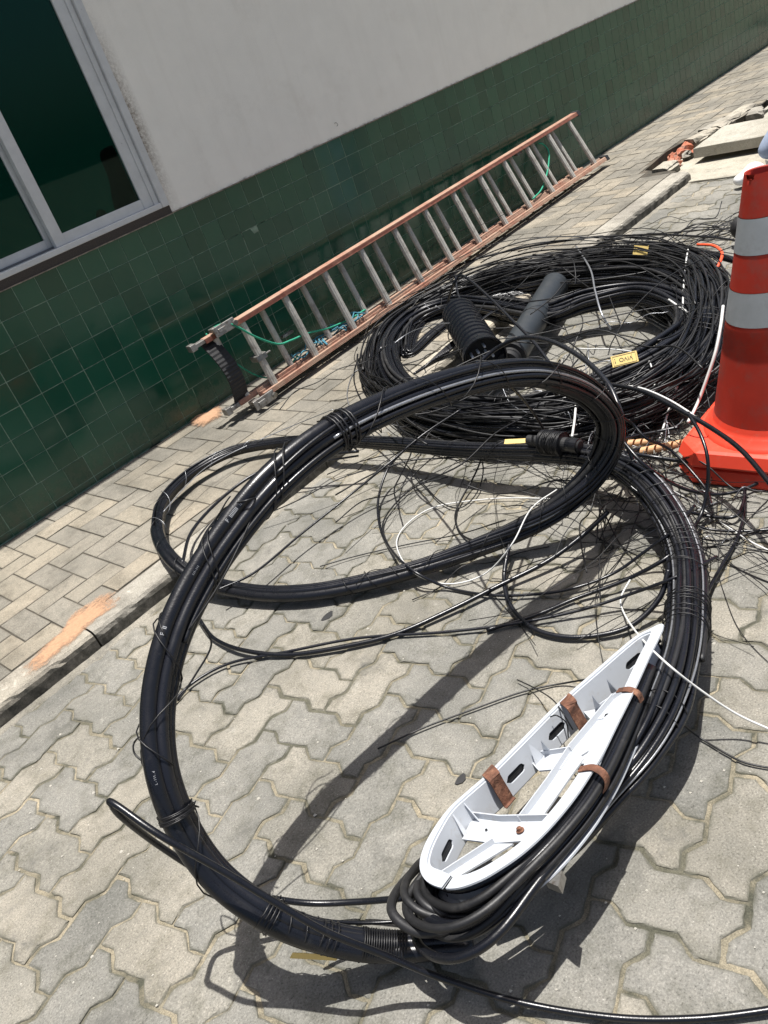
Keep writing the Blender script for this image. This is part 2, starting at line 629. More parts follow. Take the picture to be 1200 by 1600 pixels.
def s_edge(a, b):
    a = np.array(a, float)
    b = np.array(b, float)
    d = b - a
    n = np.array([-d[1], d[0]])
    sgn = 1 if (d[0] > 0 or d[1] < 0) else 1
    amp = 0.095
    if abs(d[0]) > abs(d[1]):
        k = amp if d[0] > 0 else -amp
        return [a, a + d * .34 + np.array([0, k]), a + d * .66 + np.array([0, -k])]
    k = amp if d[1] < 0 else -amp
    return [a, a + d * .34 + np.array([k, 0]), a + d * .66 + np.array([-k, 0])]


def paver_outline(kind):
    # node coordinates in units, counter-clockwise
    if kind == 'h':
        nodes = [(0, 0), (1, 0), (2, 0), (2, 1), (1, 1), (0, 1)]
    else:
        nodes = [(0, 0), (1, 0), (1, 1), (1, 2), (0, 2), (0, 1)]
    pts = []
    for i in range(6):
        pts += s_edge(nodes[i], nodes[(i + 1) % 6])
    return np.array(pts)


def inset(poly, d):
    n = len(poly)
    out = []
    for i in range(n):
        a, b, c = poly[i - 1], poly[i], poly[(i + 1) % n]
        e1 = b - a
        e2 = c - b
        n1 = np.array([-e1[1], e1[0]]) / np.linalg.norm(e1)
        n2 = np.array([-e2[1], e2[0]]) / np.linalg.norm(e2)
        v = n1 + n2
        v /= np.linalg.norm(v)
        k = d / max(0.5, v @ n1)
        out.append(b + v * k)
    return np.array(out)


def stone_from_outline(poly, seed, z=0.0, depth=0.02, gap=0.0026, bev=0.0038, bevz=0.0028, sub=2, jit=0.0012):
    q = np.random.RandomState(seed)
    P2 = []
    n = len(poly)
    for i in range(n):
        a, b = poly[i], poly[(i + 1) % n]
        for k in range(sub):
            P2.append(a + (b - a) * k / sub)
    P2 = np.array(P2)
    n = len(P2)
    A = inset(P2, gap) + q.uniform(-jit, jit, (n, 2))
    Bq = inset(P2, gap + bev * 0.4) + q.uniform(-jit, jit, (n, 2))
    Cq = inset(P2, gap + bev * 1.1) + q.uniform(-jit, jit, (n, 2)) * 1.2
    rings = [(A, z - depth), (A, z - bevz), (Bq, z - bevz * 0.35), (Cq, z)]
    V = np.vstack([np.c_[r, np.full(n, zz)] for r, zz in rings])
    V[3 * n:, 2] += q.uniform(-0.0003, 0.0003, n)
    F = []
    for k in range(3):
        for i in range(n):
            j = (i + 1) % n
            F.append((k * n + i, k * n + j, (k + 1) * n + j, (k + 1) * n + i))
    F.append(tuple(range(3 * n, 4 * n)))
    edge = np.concatenate([np.full(2 * n, 1.0), np.full(n, 0.9), np.full(n, 0.25)])
    # inner ring so that the dirt stays at the edge
    D = inset(P2, gap + bev * 1.1 + 0.006)
    V = np.vstack([V, np.c_[D, np.full(n, z)]])
    edge = np.concatenate([edge, np.zeros(n)])
    F.pop()
    for i in range(n):
        j = (i + 1) % n
        F.append((3 * n + i, 3 * n + j, 4 * n + j, 4 * n + i))
    F.append(tuple(range(4 * n, 5 * n)))
    return V, F, edge


variants = {}
for kind in 'hv':
    for s in range(5):
        V, F, E_ = stone_from_outline(paver_outline(kind) * U, 10 * s + (kind == 'v'), sub=3, jit=0.0016)
        variants[kind, s] = (V, F, E_, mesh('paver', V, F, MT['paver'], attrs={'edge': E_}))

cells = []
for c in range(-22, 75):
    for r in range(-14, 32):
        k = (r + c) % 4
        x = NX + 0.0 + U * c + 0.001 * 0
        ytop = -1.692 - U * r
        if k == 0:
            cells.append(('v', x, ytop - 2 * U))
        elif k == 2:
            cells.append(('h', x, ytop - U))


def area_px(x, y, w, hgt, z):
    q = [proj((x, y, z)), proj((x + w, y, z)), proj((x + w, y + hgt, z)), proj((x, y + hgt, z))]
    if any(p is None for p in q):
        return 0, False
    q = np.array(q)
    a = 0.5 * abs(sum(q[i][0] * q[(i + 1) % 4][1] - q[(i + 1) % 4][0] * q[i][1] for i in range(4)))
    inside = (q[:, 0].max() > -5) and (q[:, 0].min() < 1205) and (q[:, 1].max() > -5) and (q[:, 1].min() < 1605)
    return a, inside


def slab2_zone(x, y):
    return x > 3.66 and y > -1.75 + 0.0


cand = []
for kind, x, y in cells:
    w, hh = (2 * U, U) if kind == 'h' else (U, 2 * U)
    if y + hh > -1.032 + 0.018 or x < -2.6 or x > 7.0 or y < -4.4:
        # cut stones along the kerb
        if not (y < -1.06 and y + hh > -1.04 and -2.6 < x < 7.0):
            continue
        if y + hh > -0.95:
            continue
    if slab2_zone(x + w / 2, y + hh / 2):
        continue
    a, ins = area_px(x, y, w, hh, 0)
    cand.append((ins, a, kind, x, y))
cand.sort(key=lambda t: (-int(t[0]), -t[1]))
stuffV, stuffF, stuffE, stuffR, nv = [], [], [], [], 0
for i, (ins, a, kind, x, y) in enumerate(cand):
    s = rnd.randrange(5)
    dz = rnd.uniform(-0.0016, 0.001)
    V, F, E_, me = variants[kind, s]
    jx, jy = rnd.uniform(-0.0015, 0.0015), rnd.uniform(-0.0015, 0.0015)
    if i < 298 and ins:
        o = link('paver', me, road, (x + jx, y + jy, dz), (rnd.uniform(-.006, .006), rnd.uniform(-.006, .006), rnd.uniform(-.008, .008)))
    else:
        stuffV.append(V + np.array([x + jx, y + jy, dz]))
        stuffF += [[k + nv for k in f] for f in F]
        nv += len(V)
        stuffE.append(E_)
        stuffR.append(np.full(len(V), rnd.random()))
me = mesh('distant_pavers', np.vstack(stuffV), stuffF, MT['paver'], attrs={'edge': np.concatenate(stuffE), 'rnd': np.concatenate(stuffR)})
o = link('distant_pavers', me, road)
tag(o, kind='stuff')

# ------------------------------------------------------------------ pavement with herringbone bricks
sw = []
base_poly = [(-4, 0), (-4, -0.925), (3.66, -0.925), (3.72, -0.80), (3.80, -0.66), (4.2, -0.62), (4.55, -0.68), (4.95, -0.74), (5.1, -0.90), (9.5, -0.93), (14, -0.93), (14, 0)]
base_poly = base_poly[::-1]
sidewalk = link('sidewalk', mesh('sidewalk', *prism(base_poly[::-1], -0.02, PAV - 0.0035), MT['dark_joint']))
tag(sidewalk, kind='structure')
UX, UY = 0.0945, 0.1


def ylim(x):
    xs = [-9, 3.62, 3.66, 3.72, 3.80, 4.2, 4.55, 4.95, 5.1, 9.5, 20]
    ys = [-.916, -.916, -.90, -.79, -.655, -.615, -.675, -.735, -.895, -.92, -.92]
    return float(np.interp(x, xs, ys))


bricks = []
for c in range(-20, 100):
    for r in range(-1, 11):
        k = (r - c) % 4
        x = -0.155 + UX * (c + 1) - UX     # column c spans [x, x+UX], c=-1 -> [-.25,-.155]
        x = -0.155 + UX * c
        y = -0.01 - UY * r                 # row r spans [y-UY, y]
        if k == 0:
            bricks.append((x, x + UX, y - 2 * UY, y, 'v'))
        elif k == 3:
            bricks.append((x, x + 2 * UX, y - UY, y, 'h'))
bv = {}


def brick_mesh(w, hgt, s):
    key = (round(w, 3), round(hgt, 3), s)
    if key not in bv:
        poly = np.array([(0, 0), (w, 0), (w, hgt), (0, hgt)])
        V, F, E_ = stone_from_outline(poly, 100 + s, gap=0.0017, bev=0.0022, bevz=0.002, sub=3, jit=0.0008)
        bv[key] = (V, F, E_, mesh('paving_brick', V, F, MT['brick'], attrs={'edge': E_}))
    return bv[key]


bc = []
for x0, x1, y0, y1, kd in bricks:
    lim = max(ylim(x0), ylim(x1))
    y1 = min(y1, -0.002)
    y0c = max(y0, lim)
    if x0 > 3.6 and x0 < 5.2:
        if y1 < lim + .03:
            continue
    if y1 - y0c < 0.02 or x1 > 11 or x0 < -1.9:
        continue
    a, ins = area_px(x0, y0c, x1 - x0, y1 - y0c, PAV)
    bc.append((ins, a, x0, x1, y0c, y1))
bc.sort(key=lambda t: (-int(t[0]), -t[1]))
stuffV, stuffF, stuffE, stuffR, nv = [], [], [], [], 0
for i, (ins, a, x0, x1, y0, y1) in enumerate(bc):
    V, F, E_, me = brick_mesh(x1 - x0, y1 - y0, rnd.randrange(3))
    if i < 298 and ins:
        link('paving_brick', me, sidewalk, (x0, y0, PAV + rnd.uniform(-0.0014, 0.0008)), (rnd.uniform(-.006, .006), rnd.uniform(-.006, .006), rnd.uniform(-.004, .004)))
    else:
        stuffV.append(V + np.array([x0, y0, PAV + rnd.uniform(-0.0015, 0.0008)]))
        stuffF += [[k + nv for k in f] for f in F]
        nv += len(V)
        stuffE.append(E_)
        stuffR.append(np.full(len(V), rnd.random()))
o = link('distant_paving_bricks', mesh('distant_paving_bricks', np.vstack(stuffV), stuffF, MT['brick'], attrs={'edge': np.concatenate(stuffE), 'rnd': np.concatenate(stuffR)}), sidewalk)
tag(o, kind='stuff')


# ------------------------------------------------------------------ kerb
def rough_block(x0, x1, y0, y1, z0, z1, seed, nx=24, jit=0.003, chip=0.004):
    """long stone with worn, chipped arrises"""
    q = np.random.RandomState(seed)
    prof = [(y1, z0), (y1, z1 - .004), (y1 - .004, z1), (y1 - .03, z1 + .001), (y0 + .03, z1), (y0 + .012, z1 - .002), (y0 + .003, z1 - .010), (y0, z1 - .024), (y0, z0)]
    V = []
    for i in range(nx + 1):
        x = x0 + (x1 - x0) * i / nx
        c = abs(q.normal()) * chip
        for j, (y, z) in enumerate(prof):
            jy = q.uniform(-jit, jit) if j in (5, 6, 7) else q.uniform(-jit, jit) * .2
            jz = -c if j in (5, 6) else q.uniform(-.0006, .0006)
            V.append((x + (q.uniform(-.004, .004) if 0 < i < nx else 0), y + jy + (c if j in (6,) else 0), z + (jz if j not in (0, 8) else 0)))
    n = len(prof)
    F = []
    for i in range(nx):
        for j in range(n - 1):
            F.append((i * n + j, i * n + j + 1, (i + 1) * n + j + 1, (i + 1) * n + j))
    F.append(tuple(range(n - 1, -1, -1)))
    F.append(tuple(nx * n + j for j in range(n)))
    return np.array(V), F


kerb = thing('kerb', '', '', (0, -0.98, 0))
del kerb['label'], kerb['category']
kerb['kind'] = 'structure'
kx = [-2.6, -1.6, -0.600, 0.41, 1.40, 2.42, 3.60]
for i in range(len(kx) - 1):
    part('kerb_stone', rough_block(kx[i] + .003, kx[i + 1] - .003, -1.036, -0.921, -0.015, PAV + 0.002, 50 + i, nx=40, jit=.0015, chip=.0022), MT['kerb'], kerb, smooth=False)
part('kerb_stone', rough_block(5.15, 6.6, -1.0, -0.915, -0.01, 0.07, 80, nx=30), MT['kerb'], kerb)
part('kerb_stone', rough_block(6.6, 9.0, -1.0, -0.915, -0.01, 0.07, 81, nx=30), MT['kerb'], kerb)
# mortar fillet along the gutter
gut = []
for i in range(121):
    x = -2.6 + i * 0.052
    gut.append((x, -1.037 - 0.006 + rnd.uniform(-.006, .006), -0.001))
gv = []
gf = []
for i, (x, y, z) in enumerate(gut):
    wv = 0.024 + rnd.uniform(-.008, .01)
    gv += [(x, -1.034, 0.006), (x, y - wv * .5, 0.0015), (x, y - wv, -0.006)]
    if i:
        a = (i - 1) * 3
        gf += [(a, a + 1, a + 4, a + 3), (a + 1, a + 2, a + 5, a + 4)]
part('gutter_mortar', (gv, gf), MT['paver'], kerb)

# ------------------------------------------------------------------ broken edge, slabs, rubble at the far right
ks = thing('kerb_fragment', 'short broken stub of concrete kerb at the hole in the pavement edge', 'kerb stone', tuple(P(1034, 264, 0)))
a = P(1022, 268, 0)
bq = P(1046, 268, 0)
part('block', rough_block(3.70, 3.86, -0.86, -0.755, 0.0, 0.075, 91, nx=6, jit=.006, chip=.01), MT['kerb'], ks)


def slab_from_px(px, zt, thick, seed, bev=0.006):
    pts = np.array([P(x, y, zt)[:2] for x, y in px])
    ar = sum(pts[i][0] * pts[(i + 1) % len(pts)][1] - pts[(i + 1) % len(pts)][0] * pts[i][1] for i in range(len(pts)))
    if ar < 0:
        pts = pts[::-1]
    V, F, E_ = stone_from_outline(pts, seed, z=zt, depth=thick, gap=0.0, bev=bev, bevz=bev * .7, sub=6, jit=0.003)
    return V, F, E_


V, F, E_ = slab_from_px([(1083, 232), (1131, 196), (1200, 183), (1330, 160), (1330, 185), (1200, 210)], 0.105, 0.06, 5)
o = link('concrete_slab', mesh('concrete_slab', V, F, MT['slab'], attrs={'edge': E_ * 0.3}))
tag(o, 'thick pale concrete cover slab lying raised beside the broken pavement edge', 'slab')
V, F, E_ = slab_from_px([(1074, 284), (1046, 262), (1078, 238), (1120, 210), (1330, 150), (1330, 240), (1200, 266)], 0.012, 0.03, 6)
o = link('concrete_slab', mesh('concrete_slab', V, F, MT['slab'], attrs={'edge': E_ * 0.4}))
tag(o, 'flat concrete slab set level in the paving under the raised slab', 'slab')
slab_support = part('slab_support', rough_block(4.45, 5.3, -1.25, -0.95, 0.012, 0.045, 95, nx=6), MT['slab'])
tag(slab_support, 'low rough concrete bed under the raised slab', 'slab bed')
# torn kerb line behind the slab: chunks
q = random.Random(3)
for i, (px, py, sx, sy, sz, lab) in enumerate([
    (1098, 218, .12, .05, .05, 'rough grey concrete chunk left of the raised slab corner'),
    (1120, 203, .13, .05, .055, 'rough grey concrete chunk behind the raised slab corner'),
    (1146, 190, .26, .05, .055, 'long dark grey kerb piece behind the raised slab'),
    (1183, 184, .11, .05, .06, 'tilted dark kerb lump behind the raised slab near the cloth leg')]):
    c = P(px, py, 0.04)
    V, F = rough_block(-sx, sx, -sy, sy, -0.04, sz * .8, 200 + i, nx=8, jit=.01, chip=.012)
    ang = math.radians([-14, -12, -4, 12][i])
    R2 = np.array([[math.cos(ang), -math.sin(ang), 0], [math.sin(ang), math.cos(ang), 0], [0, 0, 1]])
    o = part('kerb_chunk', ((R2 @ V.T).T + c, F), MT['kerb'])
    tag(o, lab, 'concrete chunk')
rub = [(1052, 249, .05, 'dusty pink clay lump nearest the kerb stub'), (1066, 240, .055, 'broken red clay pipe piece in the middle of the hole'),
       (1076, 230, .05, 'red clay lump against the slab corner'), (1088, 238, .04, 'smooth red brick piece on the flat slab by the raised slab corner'),
       (1107, 238, .02, 'small grey pebble beside the raised slab front'), (1056, 256, .045, 'jagged grey mortar piece in front of the clay lumps'),
       (1075, 244, .04, 'rounded pale mortar crust over the red clay')]
for i, (px, py, r, lab) in enumerate(rub):
    c = P(px, py, 0.03)
    o = part('rubble', blob(c, r, 20 + i, 10, 7, (1.3, .8, .7), .3), MT['brick_rubble'] if 'clay' in lab and 'crust' not in lab or 'brick' in lab else MT['kerb'])
    tag(o, lab, 'rubble')

# ------------------------------------------------------------------ building
bld = thing('building', 'pale plastered building wall with green tile wainscot and dark window', 'building', (0, 0, 0))
WT = 3.1
PY = -0.004
part('wall', join(box(0.893, 14, PY, 0.16, TILE_TOP + .004, WT), box(-5, 0.893, PY, 0.16, 2.1, WT), box(-5, -1.2, PY, 0.16, TILE_TOP + .004, 2.1)), MT['plaster'], bld)
part('wall_core', box(-5, 14, 0.0016, 0.16, -0.02, TILE_TOP), MT['grout'], bld)
part('parapet', box(-5, 14, 0.0, 0.3, WT, WT + 0.1), MT['plaster'], bld)
# back volume; the roof stops short, a gap added to light the room
part('gapped_roof', box(-5, 14, 0.31, 2.4, WT - .1, WT), MT['plaster'], bld)
part('room_backdrop', join(box(-5, 14, 3.9, 4.0, 0, WT - .11), box(-5.1, -5.0, 0.165, 3.9, 0, WT - .11), box(14, 14.1, 0.165, 3.9, 0, WT - .11), box(-5, 14, 0.17, 3.89, -.02, 0.02)), MT['backdrop_teal'], bld)  # teal backdrop added behind the panes, lit through the roof gap
tm = {}
tc = []
for j in range(0, 9):
    zt = TILE_TOP - 0.1 * j
    zb = max(zt - 0.1, PAV + 0.001)
    sh = 0.0 if j < 7 else 0.018
    for c in range(-22, 110):
        x0 = c * 0.1 + sh
        a, ins = 0, False
        qd = [proj((x0, 0, zb)), proj((x0 + .1, 0, zb)), proj((x0 + .1, 0, zt)), proj((x0, 0, zt))]
        if any(p is None for p in qd):
            continue
        qd = np.array(qd)
        a = 0.5 * abs(sum(qd[i][0] * qd[(i + 1) % 4][1] - qd[(i + 1) % 4][0] * qd[i][1] for i in range(4)))
        ins = (qd[:, 0].max() > -5) and (qd[:, 0].min() < 1205) and (qd[:, 1].max() > -5) and (qd[:, 1].min() < 1605)
        tc.append((ins, a, x0, zb, zt))
tc.sort(key=lambda t: (-int(t[0]), -t[1]))


def tile_geo(w, hgt, s):
    g = 0.0014
    b = 0.0009
    q = np.random.RandomState(s)
    pts = [(g, 0, g), (w - g, 0, g), (w - g, 0, hgt - g), (g, 0, hgt - g)]
    V = []
    for (ins_, y) in ((0, 0.008), (0, 0.0015), (b, 0.0)):
        V += [(x + (ins_ if k in (0, 3) else -ins_), y, z + (ins_ if k in (0, 1) else -ins_)) for k, (x, _, z) in enumerate(pts)]
    V = np.array(V) + np.r_[np.zeros((4, 3)), q.uniform(-.0004, .0004, (8, 3))]
    F = []
    for k in range(2):
        for i in range(4):
            j2 = (i + 1) % 4
            F.append((k * 4 + i, k * 4 + j2, (k + 1) * 4 + j2, (k + 1) * 4 + i))
    F.append((8, 9, 10, 11))
    return V, F


stuffV, stuffF, stuffR, nv = [], [], [], 0
for i, (ins, a, x0, zb, zt) in enumerate(tc):
    s = rnd.randrange(4)
    key = (round(zt - zb, 3), s)
    if key not in tm:
        V, F = tile_geo(0.1, zt - zb, s)
        tm[key] = (V, F, mesh('tile', V, F, MT['tile']))
    V, F, me = tm[key]
    if i < 298 and ins:
        link('tile', me, bld, (x0 + rnd.uniform(-.0006, .0006), rnd.uniform(-.0004, .0003), zb), (rnd.gauss(0, .0035), 0, rnd.gauss(0, .0035)))
    else:
        stuffV.append(V + np.array([x0, rnd.uniform(-.0004, .0004), zb]))
        stuffF += [[k + nv for k in f] for f in F]
        nv += len(V)
        stuffR.append(np.full(len(V), rnd.random()))
o = link('distant_tiles', mesh('distant_tiles', np.vstack(stuffV), stuffF, MT['tile'], attrs={'rnd': np.concatenate(stuffR)}), bld)
tag(o, kind='stuff')
part('tile_edge_trim', box(0.893, 14, -0.007, 0.02, TILE_TOP - .001, TILE_TOP + .0035), MT['trim'], bld)
part('window_sill', box(-1.2, 0.893, -0.004, 0.1, TILE_TOP + .001, TILE_TOP + .034), MT['granite'], bld)
part('sill_edge', box(-1.2, 0.893, -0.0085, 0.02, TILE_TOP - .003, TILE_TOP + .001), MT['trim'], bld)
# window with sliding sashes
w_bot = TILE_TOP + .034
win = part('window', join(box(0.858, 0.893, -0.010, 0.10, w_bot, 2.1, .002), box(0.832, 0.856, 0.004, 0.1, w_bot + .01, 2.1, .002),
                          box(-1.2, 0.858, -0.006, 0.1, w_bot, w_bot + .022, .002), box(-1.2, .858, -.006, .1, 2.05, 2.1), box(-1.2, -1.16, -.006, .1, w_bot, 2.1)), MT['alu'], bld)
part('sash', join(box(0.783, 0.832, 0.010, 0.035, w_bot + .022, 2.05, .002), box(0.345, 0.392, 0.010, 0.035, w_bot + .022, 2.05, .002),
                  box(0.392, 0.783, 0.012, 0.033, w_bot + .022, w_bot + .062, .002), box(0.392, 0.783, 0.012, 0.033, 2.0, 2.05)), MT['alu'], win)
part('sash', join(box(0.33, 0.37, 0.048, 0.07, w_bot + .022, 2.05), box(-1.16, 0.33, 0.050, 0.068, w_bot + .022, w_bot + .062), box(-1.16, 0.33, 0.050, 0.068, 2.0, 2.05),
                  box(-.45, -.41, 0.048, 0.07, w_bot + .022, 2.05), box(-1.16, -1.12, 0.048, 0.07, w_bot + .022, 2.05)), MT['alu'], win)
part('window_track', box(-1.2, 0.83, 0.036, 0.047, w_bot + .023, w_bot + .03), MT['alu_dark'], win)
part('pane', box(0.392, 0.783, 0.020, 0.025, w_bot + .062, 2.0), MT['glass'], win)
part('pane', box(-0.41, 0.33, 0.057, 0.062, w_bot + .062, 2.0), MT['glass'], win)
part('pane', box(-1.12, -0.45, 0.057, 0.062, w_bot + .062, 2.0), MT['glass'], win)
part('wall_hook', tube(catmull([(1.99, -0.004, .955), (1.99, -0.015, .957), (1.995, -0.018, .945), (1.99, -0.012, .94)], 4), .0016, 5), MT['steel'], bld)


# ------------------------------------------------------------------ sand
def sand_patch(px, z, seed, dz=0.006):
    pts = np.array([P(x, y, z)[:2] for x, y in px])
    pts = catmull(pts, 6, closed=True)
    c = pts.mean(0)
    q = np.random.RandomState(seed)
    n = len(pts)
    V = []
    for k, s in enumerate((1.22, .95, .6, .25)):
        for i in range(n):
            p = c + (pts[i] - c) * s * (1 + (q.uniform(-.05, .05) if k < 3 else 0))
            V.append((p[0], p[1], z + (0.0, .6, .9, 1.0)[k] * dz + 0.0006))
    F = []
    for k in range(3):
        for i in range(n):
            j = (i + 1) % n
            F.append((k * n + i, k * n + j, (k + 1) * n + j, (k + 1) * n + i))
    F.append(tuple(3 * n + i for i in range(n)))
    return (np.array(V), F), {'edge': np.repeat([1.0, .55, .15, 0.0], n)}


def sand_part(px, z, seed, dz):
    vf, at = sand_patch(px, z, seed, dz)
    return part('sand', vf, MT['orange_sand'], attrs=at)


o = sand_part([(178, 930), (160, 931), (138, 944), (114, 960), (98, 984), (70, 1010), (44, 1040), (56, 1047), (90, 1022), (122, 994), (150, 968), (178, 948)], PAV + .003, 1, .0015)
tag(o, 'orange sand spilled over the kerb and paving at the left', 'sand', kind='stuff')
o = sand_part([(298, 660), (305, 650), (325, 645), (338, 636), (347, 640), (345, 650), (330, 660), (312, 667)], PAV + .001, 2, .008)
tag(o, 'small orange sand heap against the wall base by the ladder foot', 'sand', kind='stuff')

# ------------------------------------------------------------------ ladder (two-section, lying on its side)
LA = np.array([0.578, -0.355, 0.0])
LB = np.array([4.03, -0.250, 0.0])
LD = (LB - LA) / np.linalg.norm(LB - LA)
LN = np.array([-LD[1], LD[0], 0])              # towards the wall
lad = thing('extension_ladder', 'orange fibreglass two-section ladder lying on its edge along the green tiled wall', 'ladder', (0.60, -0.30, PAV))


def lfr(x, n, z):
    """ladder coordinates: x along, n towards the wall, z up"""
    tilt = 0.17 + 0.31 * (x - .6) / 3.5
    return LA + LD * (x - 0.60) + LN * (n + tilt * (z - .08)) + np.array([0, 0, z + .030])


def lbox(x0, x1, n0, n1, z0, z1):
    v, f = box(x0, x1, n0, n1, z0, z1, .0015)
    return np.array([lfr(*p) for p in v]), f


def rail(x0, x1, n0, n1, zc, inward):
    t = .004
    hgt = .022
    # web outside, flanges pointing to the rungs
    if inward > 0:
        web = lbox(x0, x1, n0, n1, zc, zc + t)
        tt = .013
        f1 = lbox(x0, x1, n0, n0 + tt, zc + t + .0005, zc + hgt)
        f2 = lbox(x0, x1, n1 - t, n1, zc + t + .0005, zc + hgt)
    else:
        web = lbox(x0, x1, n0, n1, zc - t, zc)
        f1 = lbox(x0, x1, n0, n0 + t, zc - hgt, zc - t - .0005)
        f2 = lbox(x0, x1, n1 - t, n1, zc - hgt, zc - t - .0005)
    return web, join(f1, f2)


w_, fl_ = rail(0.74, 4.08, -0.026, 0.018, .072, 1)
ro = part('rail', w_, MT['ladder'], lad)
part('flange', fl_, MT['ladder'], ro)
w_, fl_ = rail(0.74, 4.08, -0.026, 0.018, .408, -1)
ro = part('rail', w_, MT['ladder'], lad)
part('flange', fl_, MT['ladder_shaded'], ro)
w_, fl_ = rail(0.64, 3.86, 0.024, 0.056, .083, 1)
ro = part('rail', w_, MT['ladder'], lad)
part('flange', fl_, MT['ladder'], ro)
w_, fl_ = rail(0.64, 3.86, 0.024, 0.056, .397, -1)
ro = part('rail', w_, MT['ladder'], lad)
part('flange', fl_, MT['ladder_shaded'], ro)


def ribbed(p0, p1, r):
    p0, p1 = np.array(p0), np.array(p1)
    V, F = tube(np.array([p0 + (p1 - p0) * k / 4 for k in range(5)]), r, 20)
    V = V.reshape(5, 20, 3)
    c = V.mean(1, keepdims=True)
    V[:, ::2] = c + (V[:, ::2] - c) * 0.9
    return V.reshape(-1, 3), F


for x in (0.83, 1.11, 1.395, 1.68, 1.965, 2.25, 2.53, 2.82, 3.10, 3.385, 3.665, 3.96):
    part('rung', ribbed(lfr(x, -.004, .077), lfr(x, -.004, .403), .017), MT['rung'], lad, smooth=False)
for x in (0.70, 0.99, 1.27, 1.55, 1.83, 2.115, 2.40, 2.68, 2.955, 3.24, 3.52, 3.79):
    part('rung', ribbed(lfr(x, .040, .088), lfr(x, .040, .392), .0145), MT['rung'], lad, smooth=False)
part('end_cap', lbox(4.078, 4.115, -0.028, 0.020, .068, .100), MT['rubber'], lad)
part('end_cap', lbox(4.078, 4.115, -0.028, 0.020, .380, .412), MT['rubber'], lad)
for z0, z1 in ((.074, .11), (.370, .404)):
    part('foot', join(lbox(.58, .65, .028, .052, z0 + .010, z1 - .008), lbox(.560, .59, .024, .056, z0 + .004, z1 - .002)), MT['steel'], lad)
for z in (.070, .410):
    part('bracket', join(lbox(.66, .78, -.040, -.033, z - .02, z + .022), lbox(.68, .72, -.046, .03, z - .006, z + .01)), MT['steel'], lad)
    c = lfr(.77, -.045, z)
    part('bolt', tube([c, c - LN * .012], .011, 10), MT['steel'], lad)
# woven pole strap hanging between the feet
sv = []
sf = []
m_ = 34
for i in range(m_ + 1):
    t = i / m_
    z = .375 - .29 * t
    bow = .055 * math.sin(math.pi * t)
    w0 = .040
    for s in (-1, 1):
        rib = .0025 * (i % 2)
        sv.append(lfr(.665 + s * w0 - .0 * t, .045 - bow + rib, z))
for i in range(m_):
    sf.append((2 * i, 2 * i + 1, 2 * i + 3, 2 * i + 2))
n0 = len(sv)
sv += [p + LN * .006 for p in sv]
sf += [tuple(n0 + k for k in reversed(q_)) for q_ in sf[:m_]]
for i in range(m_):
    sf.append((2 * i, 2 * i + 2, n0 + 2 * i + 2, n0 + 2 * i))
    sf.append((2 * i + 1, n0 + 2 * i + 1, n0 + 2 * i + 3, 2 * i + 3))
part('pole_strap', (sv, sf), MT['rubber'], lad)
part('pulley', join(lbox(3.30, 3.36, .02, .05, .36, .385), lbox(1.02, 1.09, .03, .05, .22, .232)), MT['steel'], lad)
part('rung_lock', join(lbox(.80, .86, -.02, .03, .21, .235), lbox(.84, .90, .0, .012, .215, .222)), MT['steel'], lad)

# ropes
def rope(name, pts, r, mat, label, cat='rope', per=8, n=7):
    o = part(name, tube(catmull(pts, per), r, n), mat, smooth=True)
    return tag(o, label, cat)


LR = lambda px, py, z: P(px, py, z)
rope('rope', [lfr(.70, .07, .30), lfr(.70, .06, .39), lfr(.72, .0, .421), lfr(.76, -.038, .405), lfr(.84, -.038, .31), lfr(.93, -.03, .235), lfr(1.02, -.01, .21), lfr(1.15, .02, .185),
              lfr(1.28, .03, .15), lfr(1.42, .03, .13), lfr(1.55, .03, .125)], .0048, MT['rope_green'], 'green rope looped over the ladder rail end and drooping between the rungs')
rope('rope', [lfr(.69, .07, .40), lfr(.72, .075, .3), lfr(.79, .07, .17), lfr(.86, .06, .105), lfr(.95, .05, .095), lfr(1.05, .04, .12)], .0035, MT['rope_green'], 'thin dark green cord hanging behind the first ladder rung')
q = random.Random(5)
for k, lab in enumerate(('blue cord bunched inside the lower ladder rail, left loop', 'blue cord strand lying over the blue bunch in the ladder rail', 'pale blue cord tail tucked among the ladder rungs')):
    pts = []
    for i in range(16):
        a = i * 1.4 + k
        pts.append(lfr(1.02 + .034 * i + .03 * math.cos(a), .035 + .03 * math.sin(a * 1.3), .112 + .014 * math.sin(a * 2.1) + .010 * k))
    rope('cord', pts, .0032, MT['rope_blue'], lab, 'cord')
rope('rope', [lfr(3.2, .02, .115), lfr(3.32, .02, .13), lfr(3.45, .03, .17), lfr(3.56, .03, .23), lfr(3.63, .03, .29), lfr(3.62, .035, .34), lfr(3.58, .03, .355), lfr(3.60, .02, .345)], .0052, MT['rope_green'],
     'light green rope end standing up between the far ladder rungs')

# ------------------------------------------------------------------ traffic cone
CX, CY = 0.79, -2.476
cone = thing('traffic_cone', 'orange traffic cone with two grey bands at the right edge', 'traffic cone', (CX, CY, 0))


def oct_ring(h, ch, z):
    return [(CX + x, CY + y, z) for x, y in ((-h + ch, -h), (h - ch, -h), (h, -h + ch), (h, h - ch), (h - ch, h), (-h + ch, h), (-h, h - ch), (-h, -h + ch))]


def loft(rings, cap0=True, cap1=True):
    n = len(rings[0])
    V = [p for r in rings for p in r]
    F = []
    for k in range(len(rings) - 1):
        for i in range(n):
            j = (i + 1) % n
            F.append((k * n + i, k * n + j, (k + 1) * n + j, (k + 1) * n + i))
    if cap0:
        F.append(tuple(range(n - 1, -1, -1)))
    if cap1:
        F.append(tuple((len(rings) - 1) * n + i for i in range(n)))
    return np.array(V, float), F


